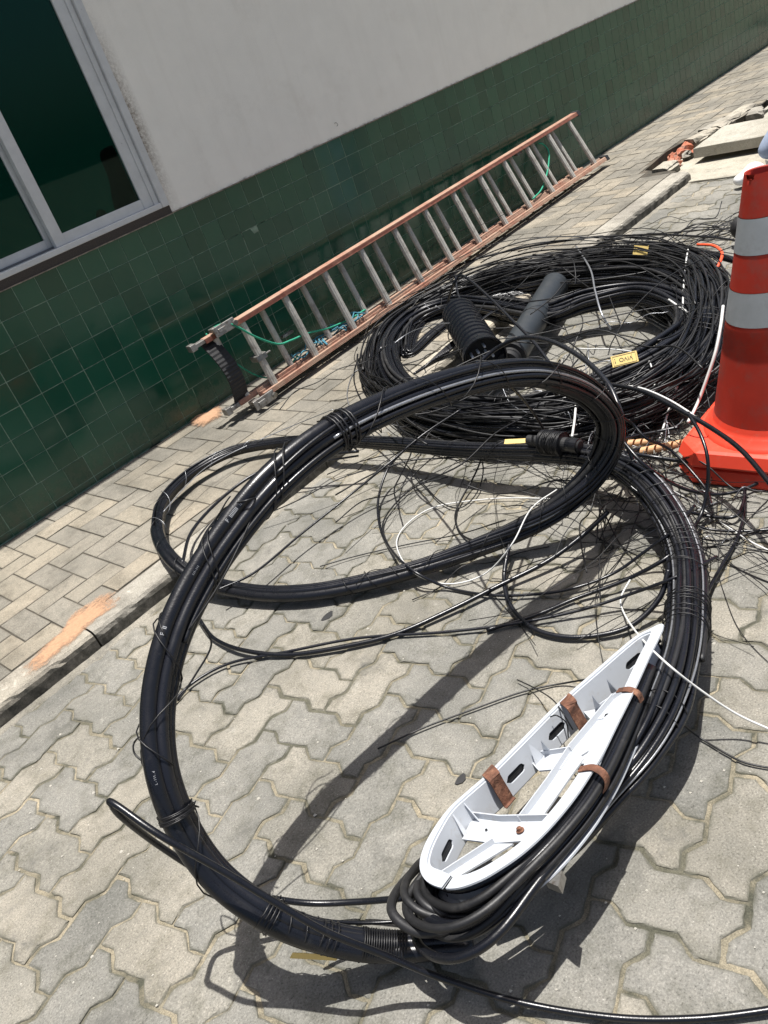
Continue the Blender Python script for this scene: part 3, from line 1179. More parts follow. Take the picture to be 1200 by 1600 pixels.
part('base', loft([oct_ring(.214, .06, .004), oct_ring(.216, .06, .012), oct_ring(.206, .058, .040), oct_ring(.194, .055, .044)], cap1=True), MT['cone'], cone)
part('base', loft([oct_ring(.212, .062, .052), oct_ring(.214, .062, .058), oct_ring(.202, .06, .088), oct_ring(.192, .058, .092)]), MT['cone'], cone)
part('base_spacer', loft([oct_ring(.165, .05, .0445), oct_ring(.165, .05, .0515)]), MT['rubber'], cone)


def lathe(prof, n=48, cx=CX, cy=CY):
    V = []
    for r, z in prof:
        for i in range(n):
            a = 2 * math.pi * i / n
            V.append((cx + r * math.cos(a), cy + r * math.sin(a), z))
    F = []
    for k in range(len(prof) - 1):
        for i in range(n):
            j = (i + 1) % n
            F.append((k * n + i, k * n + j, (k + 1) * n + j, (k + 1) * n + i))
    return np.array(V), F


HT = .728


def crad(z):
    return .156 + (.034 - .156) * (z - .14) / (HT - .14)


part('collar', lathe([(.188, .0925), (.183, .102), (.174, .105), (.171, .115), (.165, .118), (.161, .128), (.156, .14)]), MT['cone'], cone, smooth=True)
part('cone_body', lathe([(crad(.14) + .0002, .1402), (crad(.30), .30), (crad(.345) - .0005, .345), (crad(.345) + .0012, .3465), (crad(.39), .39)]), MT['cone_body'], cone, smooth=True)
part('reflective_band', lathe([(crad(.39) + .001, .391), (crad(.47) + .001, .47)]), MT['reflective'], cone, smooth=True)
part('cone_body', lathe([(crad(.4705), .4705), (crad(.555), .555)]), MT['cone_body'], cone, smooth=True)
part('reflective_band', lathe([(crad(.556) + .001, .556), (crad(.635) + .001, .635)]), MT['reflective'], cone, smooth=True)
# top tube with torn notches
n_ = 48
V = []
q = random.Random(9)
prof = [.636, .66, .69, .705, .72, HT]
for k, z in enumerate(prof):
    for i in range(n_):
        a = 2 * math.pi * i / n_
        zz = z
        if k == len(prof) - 1 and (20 <= i <= 23):
            zz -= .012
        V.append((CX + crad(zz) * math.cos(a), CY + crad(zz) * math.sin(a), zz))
F = []
for k in range(len(prof) - 1):
    for i in range(n_):
        j = (i + 1) % n_
        F.append((k * n_ + i, k * n_ + j, (k + 1) * n_ + j, (k + 1) * n_ + i))
part('cone_tip', (V, F), MT['cone_body'], cone, smooth=True)
part('cone_lining', lathe([(crad(.60) - .004, .60), (crad(HT) - .004, HT - .002), (crad(HT), HT)]), MT['cone_body'], cone, smooth=True)

# ------------------------------------------------------------------ cable helpers
def frames(p, ref):
    T = np.gradient(p, axis=0)
    T /= np.maximum(np.linalg.norm(T, axis=1)[:, None], 1e-9)
    Nn = np.zeros_like(p)
    ref = np.array(ref, float)
    prev = ref / np.linalg.norm(ref)
    for i in range(len(p)):
        v = prev - T[i] * (T[i] @ prev)
        v /= max(np.linalg.norm(v), 1e-9)
        Nn[i] = v
        prev = 0.93 * v + 0.07 * ref
    B = np.cross(T, Nn)
    return T, Nn, B


def smooth_noise(n, step, seed, amp):
    q = np.random.RandomState(seed)
    k = max(2, n // step + 2)
    c = q.uniform(-1, 1, k)
    x = np.linspace(0, k - 1.001, n)
    i = x.astype(int)
    f = x - i
    f = f * f * (3 - 2 * f)
    return amp * (c[i] * (1 - f) + c[i + 1] * f)


class Bundle:
    def __init__(s, ctrl, per=10, ref=(0, -.7, .7), closed=False):
        c = np.asarray(ctrl, float)
        d = catmull(c, per, closed=closed)
        s.p, s.w = d[:, :3], d[:, 3]
        if closed:
            s.p = np.vstack([s.p, s.p[:3]])
            s.w = np.r_[s.w, s.w[:3]]
        s.T, s.N, s.B = frames(s.p, ref)
        s.per = per

    def line(s, b, n, i0=0.0, i1=None, twist=0.0, seed=0, wob=0.12, r=0.005, wscale=1.0):
        a = int(i0 * s.per)
        z = len(s.p) if i1 is None else int(i1 * s.per) + 1
        sl = slice(a, z)
        m = len(s.p[sl])
        ang = math.atan2(n, b) + twist * np.arange(m) / s.per + smooth_noise(m, 14, seed + 5, wob)
        rad = math.hypot(b, n) * (1 + smooth_noise(m, 11, seed, wob))
        W = s.w[sl] * wscale
        q = s.p[sl] + (W * rad * np.cos(ang))[:, None] * s.B[sl] + (W * rad * np.sin(ang))[:, None] * s.N[sl]
        return floorclamp(q, r)

    def helix(s, i0, i1, turns, k=1.06, add=0.0, phase=0.0, jit=0.04, seed=0):
        a, z = i0 * s.per, i1 * s.per
        m = max(8, int(abs(turns) * 14))
        x = np.linspace(a, z, m)
        i = np.clip(x.astype(int), 0, len(s.p) - 2)
        f = (x - i)[:, None]
        lerp = lambda A: A[i] * (1 - f) + A[i + 1] * f
        c, Nn, B = lerp(s.p), lerp(s.N), lerp(s.B)
        w = (s.w[i] * (1 - f[:, 0]) + s.w[i + 1] * f[:, 0]) * k + add
        ang = phase + np.linspace(0, 2 * math.pi * turns, m)
        w = w * (1 + smooth_noise(m, 5, seed, jit))
        q = c + (w * np.cos(ang))[:, None] * B + (w * np.sin(ang))[:, None] * Nn
        return floorclamp(q, 0.001)


def wire(pts, r, mat, label, per=9, n=6, cat='wire', name='wire', group=None, world=False):
    w = [np.array(p, float) if world else P(*p) for p in pts]
    path = floorclamp(catmull(w, per), r)
    o = part(name, tube(path, r, n), mat, smooth=True)
    return tag(o, label, cat, group)


# ------------------------------------------------------------------ raised cable bundle: hoop, turn, low ring, right side
bp = [  # px, py, height, half width
    (740, 1472, .03, .016), (600, 1478, .06, .021), (500, 1462, .12, .022), (420, 1430, .185, .023), (340, 1370, .25, .024), (284, 1290, .33, .025), (252, 1200, .41, .026), (247, 1100, .475, .028),
    (268, 1000, .535, .030), (306, 915, .577, .032), (358, 835, .615, .034), (428, 752, .651, .036), (510, 686, .663, .037), (605, 637, .647, .037),
    (700, 603, .617, .036), (780, 585, .576, .036), (850, 585, .523, .036), (912, 608, .42, .036), (950, 648, .32, .036), (952, 695, .24, .038), (925, 745, .17, .036),
    (870, 795, .11, .034), (800, 832, .07, .030), (725, 862, .05, .025), (650, 888, .04, .021), (560, 912, .036, .021), (480, 926, .036, .021), (400, 926, .038, .021), (320, 908, .055, .021), (268, 872, .10, .020),
    (247, 828, .11, .020), (258, 780, .11, .020), (300, 738, .11, .019), (360, 706, .11, .018), (430, 692, .105, .018), (510, 688, .10, .019), (600, 692, .10, .021),
    (720, 702, .12, .024), (850, 706, .13, .028), (930, 714, .13, .034), (1000, 748, .12, .038), (1046, 805, .09, .042), (1072, 875, .06, .042), (1074, 955, .07, .040),
    (1064, 1030, .09, .040), (1038, 1110, .11, .042), (998, 1180, .11, .036), (946, 1245, .10, .028), (890, 1310, .095, .024), (826, 1364, .09, .022), (752, 1400, .09, .02), (700, 1412, .10, .02)]
bc_ = [tuple(P(a, b, c)) + (w * (.88 if i_ < 25 else .95),) for i_, (a, b, c, w) in enumerate(bp)]
BD = Bundle(bc_, 10)
bun = thing('cable_bundle', 'thick bundle of black cables rising in a large standing hoop in the foreground', 'cable bundle', tuple(np.array([bc_[0][0], bc_[0][1], 0])))
strands = [  # b, n, radius, i0, i1, mat, twist
    (-.50, .20, .0158, 0, 30, 'cable', .0), (.22, .48, .0105, 0, 40, 'cable', .0), (.58, .05, .0100, 0, 40, 'cable', .01),
    (.05, -.25, .0100, 0, 50, 'cable', .02), (-.35, -.62, .0090, 0, 50, 'cable', .02), (.45, -.55, .0085, 0, 50, 'cable_dull', .02), (.90, -.15, .0065, 0, 50, 'cable', .03),
    (.82, .42, .0050, 8, 50, 'cable', .03), (.0, .92, .0045, 11, 44, 'cable', .05), (-.85, -.25, .0055, 12, 42, 'cable_dull', .04), (.1, -.95, .0055, 9, 46, 'cable', .03),
    (.42, .70, .0034, 12, 30, 'steel_strand', .01), (.95, .1, .0022, 1.5, 6, 'white_wire', .02)]
for k, (b, n, r, i0, i1, mt, tw) in enumerate(strands):
    part('cable', tube(BD.line(b, n, i0, i1, tw, 31 * k, .05, r), r, 14 if r > .009 else 10), MT[mt], bun, smooth=True)
q = random.Random(17)
# the low ring and the right-hand run carry more, thinner cables
for k in range(9):
    a, rr = q.uniform(0, 6.28), q.uniform(.3, 1.0)
    r = q.choice([.004, .005, .006, .0045])
    i0, i1 = q.choice([(16, 30), (17, 36), (20, 44), (24, 48), (18, 38)])
    part('cable', tube(BD.line(rr * math.cos(a), rr * math.sin(a), i0, i1, q.uniform(-.05, .05), 500 + 31 * k, .2, r), r, 8), MT[q.choice(['cable', 'cable_dull'])], bun, smooth=True)
right = []
for k in range(30):
    a, rr = k * 2.4, math.sqrt((k + .5) / 30) * .98
    r = q.choice([.0045, .005, .006, .0065, .0085])
    i0 = q.choice([36, 37, 38, 39, 39.5])
    mt = 'white_wire' if k == 13 else 'steel_strand' if k in (21, 27) else q.choice(['cable', 'cable', 'cable_dull'])
    if mt != 'cable' and mt != 'cable_dull':
        r = .0022
    ln = BD.line(rr * math.cos(a), rr * math.sin(a), i0, q.choice([48, 49, 50, 51]), q.uniform(-.03, .03), 900 + 31 * k, .10, r)
    part('cable', tube(ln, r, 9), MT[mt], bun, smooth=True)


def ties(i0, i1, turns, r, mt='wire', k=1.08, seed=0, ph=0.0, jit=.05):
    part('wire_tie', tube(BD.helix(i0, i1, turns, k, .004, ph, jit, seed), r, 5), MT[mt], bun, smooth=True)


ties(1.0, 1.35, 9, .0012, seed=1)
ties(.72, 1.0, 8, .0012, 'wire', seed=2)
ties(1.75, 2.1, 3, .0013, seed=3)
ties(2.1, 2.9, -2.5, .0012, seed=33, jit=.12)
ties(2.9, 3.15, 4, .0014, seed=4)
ties(5.15, 5.3, 6, .0014, seed=5)
ties(12.1, 12.25, 3, .0022, seed=6, k=1.0)
ties(12.3, 12.36, 1.5, .0022, seed=26, k=1.0)
ties(6.0, 11.5, 3.4, .0013, seed=7, ph=1.0, jit=.1)
ties(3.0, 7.8, -2.2, .0013, seed=8, k=1.12, jit=.1)
ties(8.0, 16.5, 5.2, .0014, seed=9, ph=2.0, jit=.1)
ties(12.6, 16.5, -3.3, .0012, 'wire', seed=10, ph=.5, jit=.12)
ties(20, 25, 4.3, .0012, seed=11, jit=.1)
ties(24, 25.3, -3, .0012, seed=12, jit=.15)
ties(30, 34, 5, .0010, 'steel_strand', seed=13, jit=.2)
ties(28.2, 31, -4, .0010, seed=14, jit=.15)
ties(33, 39, 11, .0011, seed=15, jit=.25)
ties(38.2, 39.5, 9, .0013, 'wire', seed=16, jit=.16)
ties(39.4, 42.6, 9, .0013, seed=17, jit=.18)
ties(41.5, 42.4, 5, .0011, 'wire', seed=18, jit=.2)
ties(42.85, 43.1, 5, .0014, seed=19)
ties(43.2, 43.5, 3, .0014, seed=20)
ties(44.9, 45.5, 2, .0012, seed=22, k=.9)
ties(17, 21.5, 5, .0012, seed=23, jit=.2)
# knots of the ties
for i0, seed in ((5.22, 3), (12.2, 8), (2.95, 5)):
    i = int(i0 * 10)
    c = BD.p[i] + BD.B[i] * BD.w[i] * 1.15
    pts = [c + np.array([random.Random(seed * 50 + k).uniform(-.008, .008) for _ in range(3)]) for k in range(10)]
    for k in range(10):
        pts[k] = c + np.array([math.cos(k * 2.1) * .007, math.sin(k * 1.7) * .007, math.sin(k * 2.9) * .009])
    part('tie_knot', tube(catmull(pts, 5), .0013, 5), MT['wire'], bun, smooth=True)
# printed marks on the thick cable


def text_geo(txt, size):
    cu = bpy.data.curves.new('t', 'FONT')
    cu.body = txt
    cu.size = size
    cu.align_x = 'LEFT'
    ob = bpy.data.objects.new('t', cu)
    COL.objects.link(ob)
    dg = bpy.context.evaluated_depsgraph_get()
    me = bpy.data.meshes.new_from_object(ob.evaluated_get(dg))
    V = np.array([v.co[:] for v in me.vertices])
    F = [tuple(p.vertices) for p in me.polygons]
    bpy.data.objects.remove(ob)
    bpy.data.curves.remove(cu)
    bpy.data.meshes.remove(me)
    return V, F


thick = BD.line(-.50, .20, 0, 30, 0, 0, .05, .017)


def print_on(txt, i0, size, a0):
    V, F = text_geo(txt, size)
    L = np.r_[0, np.cumsum(np.linalg.norm(np.diff(thick, axis=0), axis=1))]
    s0 = L[int(i0 * 10)]
    out = []
    for x, y, _ in V:
        s = s0 + x
        i = min(max(np.searchsorted(L, s) - 1, 0), len(L) - 2)
        f = (s - L[i]) / (L[i + 1] - L[i])
        c = thick[i] * (1 - f) + thick[i + 1] * f
        Nn = BD.N[i] * (1 - f) + BD.N[i + 1] * f
        B = BD.B[i] * (1 - f) + BD.B[i + 1] * f
        a = a0 + y / .0160
        out.append(c + .0161 * (math.cos(a) * Nn - math.sin(a) * B))
    o = part('cable_print', (out, F), MT['white_print'], bun)


print_on('F  II', 8.0, .010, .0)
print_on('F  IIIIIIII  II', 10.1, .010, -.3)
print_on('I I I - I I I', 9.15, .005, -.3)
print_on('L - I I I . d', 5.85, .005, .2)
# yellow tag strapped under the bundle at the bottom


def card(cx, ux, vy, w, h, th, label, txt=None, flip=False, border=True, group=None):
    """a flat tag: centre, unit axis along, unit axis up, size"""
    cx, ux = np.array(cx), np.array(ux, float)
    ux /= np.linalg.norm(ux)
    vy = np.array(vy, float)
    vy -= ux * (ux @ vy)
    vy /= np.linalg.norm(vy)
    nz = np.cross(ux, vy)
    t = thing('cable_tag', label, 'tag', tuple(cx))

    def tr(V):
        return np.array([cx + ux * a + vy * b + nz * c for a, b, c in V])
    v, f = box(-w / 2, w / 2, -h / 2, h / 2, -th, 0, .0008)
    part('card', (tr(v), f), MT['card'], t)
    if border:
        V = []
        F = []
        for x0, x1, y0, y1 in ((-w * .44, w * .44, -h * .42, -h * .38), (-w * .44, w * .44, h * .38, h * .42), (-w * .44, -w * .43, -h * .42, h * .42), (w * .43, w * .44, -h * .42, h * .42), (w * .28, w * .29, -h * .38, h * .38)):
            k = len(V)
            V += [(x0, y0, .0006), (x1, y0, .0006), (x1, y1, .0006), (x0, y1, .0006)]
            F.append((k, k + 1, k + 2, k + 3))
        part('border_print', (tr(V), F), MT['ink'], t)
    if txt:
        V, F = text_geo(txt, h * .5)
        V[:, 0] -= V[:, 0].max() / 2
        V[:, 0] += -.05 * w
        V[:, 1] -= h * .17
        V[:, 2] = .0007
        if flip:
            V[:, 0] *= -1
            V[:, 1] *= -1
        part('lettering', (tr(V), F), MT['ink'], t)
        V, F = text_geo('!', h * .6)
        V[:, 0] += w * .33
        V[:, 1] -= h * .2
        V[:, 2] = .0007
        if flip:
            V[:, 0] *= -1
            V[:, 1] *= -1
        part('exclamation_print', (tr(V), F), MT['ink'], t)
    return t


a, b = P(455, 1492, .125), P(528, 1496, .085)
card((a + b) / 2, b - a, (0, .3, -1), np.linalg.norm(b - a), .022, .0012, 'yellow tag seen edge-on under the front bundle of cables', None, border=False)
a, b = P(788, 690, .155), P(832, 688, .155)
card((a + b) / 2, b - a, (.3, 1, .3), np.linalg.norm(b - a), .016, .0012, 'tan yellow tag tucked in the cables left of the wound joint', None, border=False)
a, b = P(986, 391, .19), P(1016, 391, .19)
card((a + b) / 2, b - a, (.6, .6, .8), .075, .038, .0015, 'yellow printed tag on the far edge of the cable pile', 'VIVO', flip=True, border=False)
a, b = P(956, 566, .20), P(996, 556, .20)
card((a + b) / 2, b - a, (.5, .5, .8), .078, .036, .0015, 'yellow printed tag inside the coil with a black border', 'VIVO', flip=True)

# ------------------------------------------------------------------ white cable-storage bracket
f0, f1, f2 = P(1037, 978, .15), P(693, 1388, .195), P(760, 1210, .135)
fn = np.cross(f0 - f1, f2 - f1)
if fn[2] < 0:
    fn = -fn
fn /= np.linalg.norm(fn)
fu = (f0 - f1) / np.linalg.norm(f0 - f1)
fv = np.cross(fn, fu)
DEP = .058


def onf(px, py, d=0.0):
    r = ray(px, py)
    o = f1 - fn * d
    t = fn @ (o - CP) / (fn @ r)
    return CP + r * t


def f2d(p):
    return np.array([(p - f1) @ fu, (p - f1) @ fv])


def f3d(q_, d=0.0):
    return f1 + fu * q_[0] + fv * q_[1] - fn * d


outer_px = [(1037, 976), (1010, 985), (985, 1000), (927, 1050), (870, 1100), (815, 1155), (762, 1208), (730, 1236), (700, 1264), (674, 1300), (659, 1332), (656, 1358), (667, 1377),
            (690, 1387), (716, 1387), (750, 1375), (780, 1358), (812, 1336), (843, 1309), (872, 1278), (900, 1243), (922, 1210), (943, 1175), (965, 1130), (990, 1080), (1015, 1025)]
outer = np.array([f2d(onf(*p)) for p in outer_px])
nO = len(outer)
wid = []
for p in outer_px:
    k = (p[0] - 656) / 380
    side = (p[0] - 693) * .766 - (1388 - p[1]) * .643       # >0 right of the axis
    wid.append(.0235 if side > 8 or p[1] > 1376 else .014 if p[0] < 690 else .009)
wid[0] = .016
ar = sum(outer[i][0] * outer[(i + 1) % nO][1] - outer[(i + 1) % nO][0] * outer[i][1] for i in range(nO))
sgn = 1 if ar > 0 else -1


def inset_var(poly, ds):
    n = len(poly)
    out = []
    for i in range(n):
        e1 = poly[i] - poly[i - 1]
        e2 = poly[(i + 1) % n] - poly[i]
        n1 = sgn * np.array([-e1[1], e1[0]]) / np.linalg.norm(e1)
        n2 = sgn * np.array([-e2[1], e2[0]]) / np.linalg.norm(e2)
        v = n1 + n2
        v /= np.linalg.norm(v)
        out.append(poly[i] + v * ds[i] / max(.45, v @ n1))
    return np.array(out)


inner = inset_var(outer, wid)
inner[0] = outer[0] + (inner[0] - outer[0]) * 1.3
inner2 = inset_var(inner, [.003] * nO)
brk = thing('cable_bracket', 'white teardrop plastic cable storage bracket with rusty straps', 'cable bracket', tuple(f1 * np.array([1, 1, 0])))


def ring_plate(A, Bq, d0, d1, skip=()):
    n = len(A)
    V = [f3d(p, d) for d in (d0, d1) for R_ in (A, Bq) for p in R_]
    F = []
    for i in range(n):
        j = (i + 1) % n
        if i in skip:
            continue
        F += [(i, j, n + j, n + i), (2 * n + i, 3 * n + i, 3 * n + j, 2 * n + j), (i, 2 * n + i, 2 * n + j, j), (n + i, n + j, 3 * n + j, 3 * n + i)]
    return np.array(V), F


# dense versions for smooth round ends
def dens(poly, per=4):
    seg = catmull(poly, per, closed=True)
    return seg


oD, iD, i2D = dens(outer), dens(inner), dens(inner2)
# keep the tip sharp
cut = (13 * 4, 13 * 4 + 1)
part('face_flange', ring_plate(oD, iD, 0, .003, skip=(13 * 4,)), MT['white_plastic'], brk)
part('back_flange', ring_plate(oD, iD, DEP, DEP + .003), MT['white_plastic'], brk)


def wall_with_slots(slots, d0, d1, ln, dm0, dm1):
    """the ring wall as short panels; panels over a slot are split in two with the slot open between"""
    n = len(iD)
    seg = np.linalg.norm(np.roll(iD, -1, 0) - iD, axis=1)
    s0 = np.r_[0, np.cumsum(seg)]
    tot = s0[-1]
    step = .004
    m = int(tot / step)

    def at(poly, s):
        s = s % tot
        i = min(np.searchsorted(s0, s, side='right') - 1, n - 1)
        f = (s - s0[i]) / seg[i]
        return poly[i] * (1 - f) + poly[(i + 1) % n] * f
    cs = []
    for px, py in slots:
        best = None
        for k in range(m):
            q_ = proj(f3d(at(i2D, k * step), (dm0 + dm1) / 2))
            dd = np.hypot(q_[0] - px, q_[1] - py)
            if best is None or dd < best[0]:
                best = (dd, k * step)
        cs.append(best[1])

    def opening(s):
        for c in cs:
            x = abs((s - c + tot / 2) % tot - tot / 2)
            if x < ln / 2:
                w = (dm1 - dm0) / 2
                e = x - (ln / 2 - w)
                hh_ = w if e <= 0 else math.sqrt(max(0, w * w - e * e))
                return (dm0 + dm1) / 2 - hh_, (dm0 + dm1) / 2 + hh_
        return None
    V, F = [], []

    def quad(sA, sB, aA, bA, aB, bB):
        k = len(V)
        for poly in (iD, i2D):
            V.extend([f3d(at(poly, sA), aA), f3d(at(poly, sB), aB), f3d(at(poly, sB), bB), f3d(at(poly, sA), bA)])
        F.extend([(k, k + 1, k + 2, k + 3), (k + 7, k + 6, k + 5, k + 4), (k, k + 4, k + 5, k + 1), (k + 3, k + 2, k + 6, k + 7)])
    for k in range(m):
        sA, sB = k * tot / m, (k + 1) * tot / m
        oA, oB = opening(sA), opening(sB)
        if oA is None and oB is None:
            quad(sA, sB, d0, d1, d0, d1)
        else:
            mid = (dm0 + dm1) / 2
            oA = oA or (mid, mid)
            oB = oB or (mid, mid)
            quad(sA, sB, d0, oA[0], d0, oB[0])
            quad(sA, sB, oA[1], d1, oB[1], d1)
    return np.array(V), F


part('wall', wall_with_slots([(800, 1204), (868, 1141), (987, 1030), (694, 1326)], .0031, DEP - .0001, .044, .024, .040), MT['white_plastic'], brk)


def plate(px, d, th, lip=0.0):
    pts = [onf(x, y, d) for x, y in px]
    n = len(pts)
    V = pts + [p - fn * th for p in pts]
    F = [tuple(range(n)), tuple(range(2 * n - 1, n - 1, -1))] + [(i, n + i, n + (i + 1) % n, (i + 1) % n) for i in range(n)]
    if lip:
        for e in range(n):
            pass
    return np.array(V), F


def lipped(px, d, th=.003, lip=.010, edges=(0,)):
    base = plate(px, d, th)
    out = [base]
    pts = [onf(x, y, d) for x, y in px]
    for e in edges:
        a3, b3 = pts[e], pts[(e + 1) % len(pts)]
        s = (b3 - a3) / np.linalg.norm(b3 - a3)
        w = np.cross(fn, s) * .0025
        V = [a3 + fn * .0001, b3 + fn * .0001, b3 + w + fn * .0001, a3 + w + fn * .0001]
        V = V + [v + fn * lip for v in V]
        out.append((np.array(V), [(0, 1, 2, 3), (7, 6, 5, 4), (0, 4, 5, 1), (1, 5, 6, 2), (2, 6, 7, 3), (3, 7, 4, 0)]))
    return join(*out)


MD = .043
part('spine', lipped([(815, 1286), (860, 1225), (895, 1172), (962, 1092), (984, 1086), (925, 1168), (890, 1215), (850, 1272)], MD, lip=.012, edges=(0, 1, 2)), MT['white_plastic'], brk)
part('rib', lipped([(738, 1278), (785, 1284), (862, 1283), (845, 1312), (770, 1317), (722, 1311)], MD - .002, lip=.012, edges=(0, 1)), MT['white_plastic'], brk)
part('rib', lipped([(774, 1318), (802, 1318), (712, 1372), (685, 1376)], MD, lip=.010, edges=(3,)), MT['white_plastic'], brk)
part('rib', lipped([(822, 1182), (848, 1181), (894, 1174), (876, 1201), (842, 1204), (838, 1200)], MD - .002, lip=.009, edges=(1,)), MT['white_plastic'], brk)
part('rib', lipped([(912, 1112), (940, 1106), (975, 1082), (968, 1100), (944, 1122), (925, 1126)], MD - .002, lip=.008, edges=(1,)), MT['white_plastic'], brk)
part('plate', plate([(945, 1120), (987, 1086), (950, 1160), (936, 1194), (908, 1193), (921, 1172), (908, 1180)], .0045, .003), MT['white_plastic'], brk)
# small triangular gussets on the inside of the wall
for (x0, y0, x1, y1, x2, y2) in ((707, 1273, 729, 1301, 727, 1310), (724, 1255, 748, 1283, 740, 1279), (826, 1163, 848, 1181, 838, 1198), (845, 1158, 862, 1176, 850, 1178), (925, 1087, 940, 1106, 930, 1110), (948, 1062, 964, 1080, 955, 1084)):
    a3, b3, c3 = onf(x0, y0, .004), onf(x1, y1, MD - .004), onf(x2, y2, MD)
    t3 = fu * .002
    V = [a3, b3, c3, a3 + t3, b3 + t3, c3 + t3]
    part('gusset', (V, [(0, 1, 2), (5, 4, 3), (0, 3, 4, 1), (1, 4, 5, 2), (2, 5, 3, 0)]), MT['white_plastic'], brk)
c = onf(813, 1298, MD - .004)
part('bolt', join(tube([c - fn * .004, c + fn * .006], .0045, 6), tube([c + fn * .0, c + fn * .0015], .007, 12)), MT['rust'], brk)
c = onf(760, 1297, MD - .0035)
part('bolt_hole', tube([c, c + fn * .0016], .0022, 10), MT['ink'], brk)


def strap(px3, w, th=.0016):
    """bent metal strip through the given points"""
    pts = catmull(px3, 5)
    T = np.gradient(pts, axis=0)
    T /= np.linalg.norm(T, axis=1)[:, None]
    side = fu[None, :] - T * (T @ fu)[:, None]
    side /= np.linalg.norm(side, axis=1)[:, None]
    up = np.cross(T, side)
    n = len(pts)
    V = []
    for k in range(n):
        for a_, b_ in ((-1, -1), (1, -1), (1, 1), (-1, 1)):
            V.append(pts[k] + side[k] * a_ * w / 2 + up[k] * b_ * th / 2)
    F = [(0, 1, 2, 3), (4 * n - 1, 4 * n - 2, 4 * n - 3, 4 * n - 4)]
    for k in range(n - 1):
        for j in range(4):
            j2 = (j + 1) % 4
            F.append((4 * k + j, 4 * k + 4 + j, 4 * k + 4 + j2, 4 * k + j2))
    return np.array(V), F


for (ax_, ay_, bx_, by_) in ((765, 1208, 792, 1247), (886, 1096, 918, 1132)):
    a3 = onf(ax_ - 3, ay_ - 4, -.0015)
    b3 = onf(ax_ + 4, ay_ + 5, -.0015) - fv * .0035
    part('strap', strap([a3 - fn * .012 + fv * .002, a3 + fn * .001, b3 + fn * .0005, b3 - fn * .02, b3 - fn * .045, b3 - fn * (DEP - .004), b3 - fn * (DEP - .002) - fv * .005], .026), MT['rust'], brk)
for pts_ in (((905, 1202, -.002), (925, 1199, -.003), (942, 1208, .004), (949, 1222, .020), (945, 1236, .035)), ((965, 1079, -.002), (982, 1077, -.003), (997, 1084, .006), (1003, 1096, .022))):
    part('strap', strap([onf(*p) for p in pts_], .013), MT['rust'], brk)
part('foot_block', join(plate([(855, 1352), (878, 1360), (872, 1385), (850, 1376)], DEP + .004, .014)), MT['steel'], brk)

# cable wound in the channel of the bracket
coil = thing('cable_coil', 'black cable wound in loops round the white bracket with its round ends at lower left', 'cable coil', tuple(f1 * np.array([1, 1, 0])))
q = random.Random(23)
wallc = dens(inner, 3)
L0 = wallc.mean(0)
tipi = 0
for k in range(12):
    r = [.0072, .0068, .0075, .0062, .0052, .0068, .0048, .0045, .0072, .0040, .0060, .0045][k]
    o_ = .008 + .0024 * (k % 5)
    d = .012 + .0048 * k + q.uniform(-.002, .002)
    d = min(d, DEP - .009)
    sag = [.004, .022, .040, .058, .030, .050, .012, .036, .068, .02, .048, .03][k]
    pts = []
    n = len(wallc)
    for i in range(n + 1):
        p = wallc[i % n]
        a_ = wallc[(i - 1) % n]
        b_ = wallc[(i + 1) % n]
        e = b_ - a_
        nrm = -sgn * np.array([-e[1], e[0]]) / np.linalg.norm(e)
        left = nrm[1] > .45
        oo = o_ if not left else r + .001
        # the round end sags away from the wall towards lower left
        bot = max(0.0, -nrm[0])
        s_ = p[0]
        lowk = math.exp(-((s_ - .0) / .075) ** 2) * max(0, .25 + .75 * bot) if nrm[1] < .75 else 0
        rightk = (1 if nrm[1] < -.3 else 0) * math.exp(-((s_ - .30) / .22) ** 2)
        pp = p + nrm * (oo + sag * lowk * 1.15 + .004 * rightk * (k % 4))
        dd = d + .012 * lowk * (k % 3)
        pts.append(f3d(pp, dd))
    pts = np.array(pts)
    # leave the closed loop open at the tip
    pts = pts[2:-3]
    pts = catmull(pts, 2)
    for _ in range(10):
        pts[1:-1] = (pts[:-2] + pts[2:] + pts[1:-1]) / 3
    part('cable', tube(floorclamp(pts, r), r, 12), MT['cable_dull' if k % 2 else 'cable'], coil, smooth=True)
# looping ends pulled out at lower left: bights between the layers
for k, (bx, by, r, h0) in enumerate(((612, 1425, .0076, .150), (632, 1400, .0066, .165), (652, 1398, .0062, .155), (670, 1404, .006, .14), (640, 1428, .0052, .12))):
    pts = [P(700, 1305, .05), P(672, 1335, .06), P(bx + 22, by - 50, .09 - .004 * k), P(bx + 4, by - 25, .125), P(bx, by, .148), P(bx + 24, by + 24, .148), P(bx + 62, by + 33, .15 - .01 * k),
           P(765, 1432 - 7 * k, .165 - .008 * k), P(836, 1386 - 7 * k, .16 - .008 * k), P(890, 1318 - 6 * k, .155 - .006 * k), P(930, 1248 - 5 * k, .15 - .006 * k), P(962, 1180, .14)]
    sm = catmull(pts, 14)
    for _ in range(12):
        sm[1:-1] = (sm[:-2] + sm[2:] + sm[1:-1]) / 3
    part('cable', tube(floorclamp(sm, r), r, 12), MT['cable_dull'], coil, smooth=True)

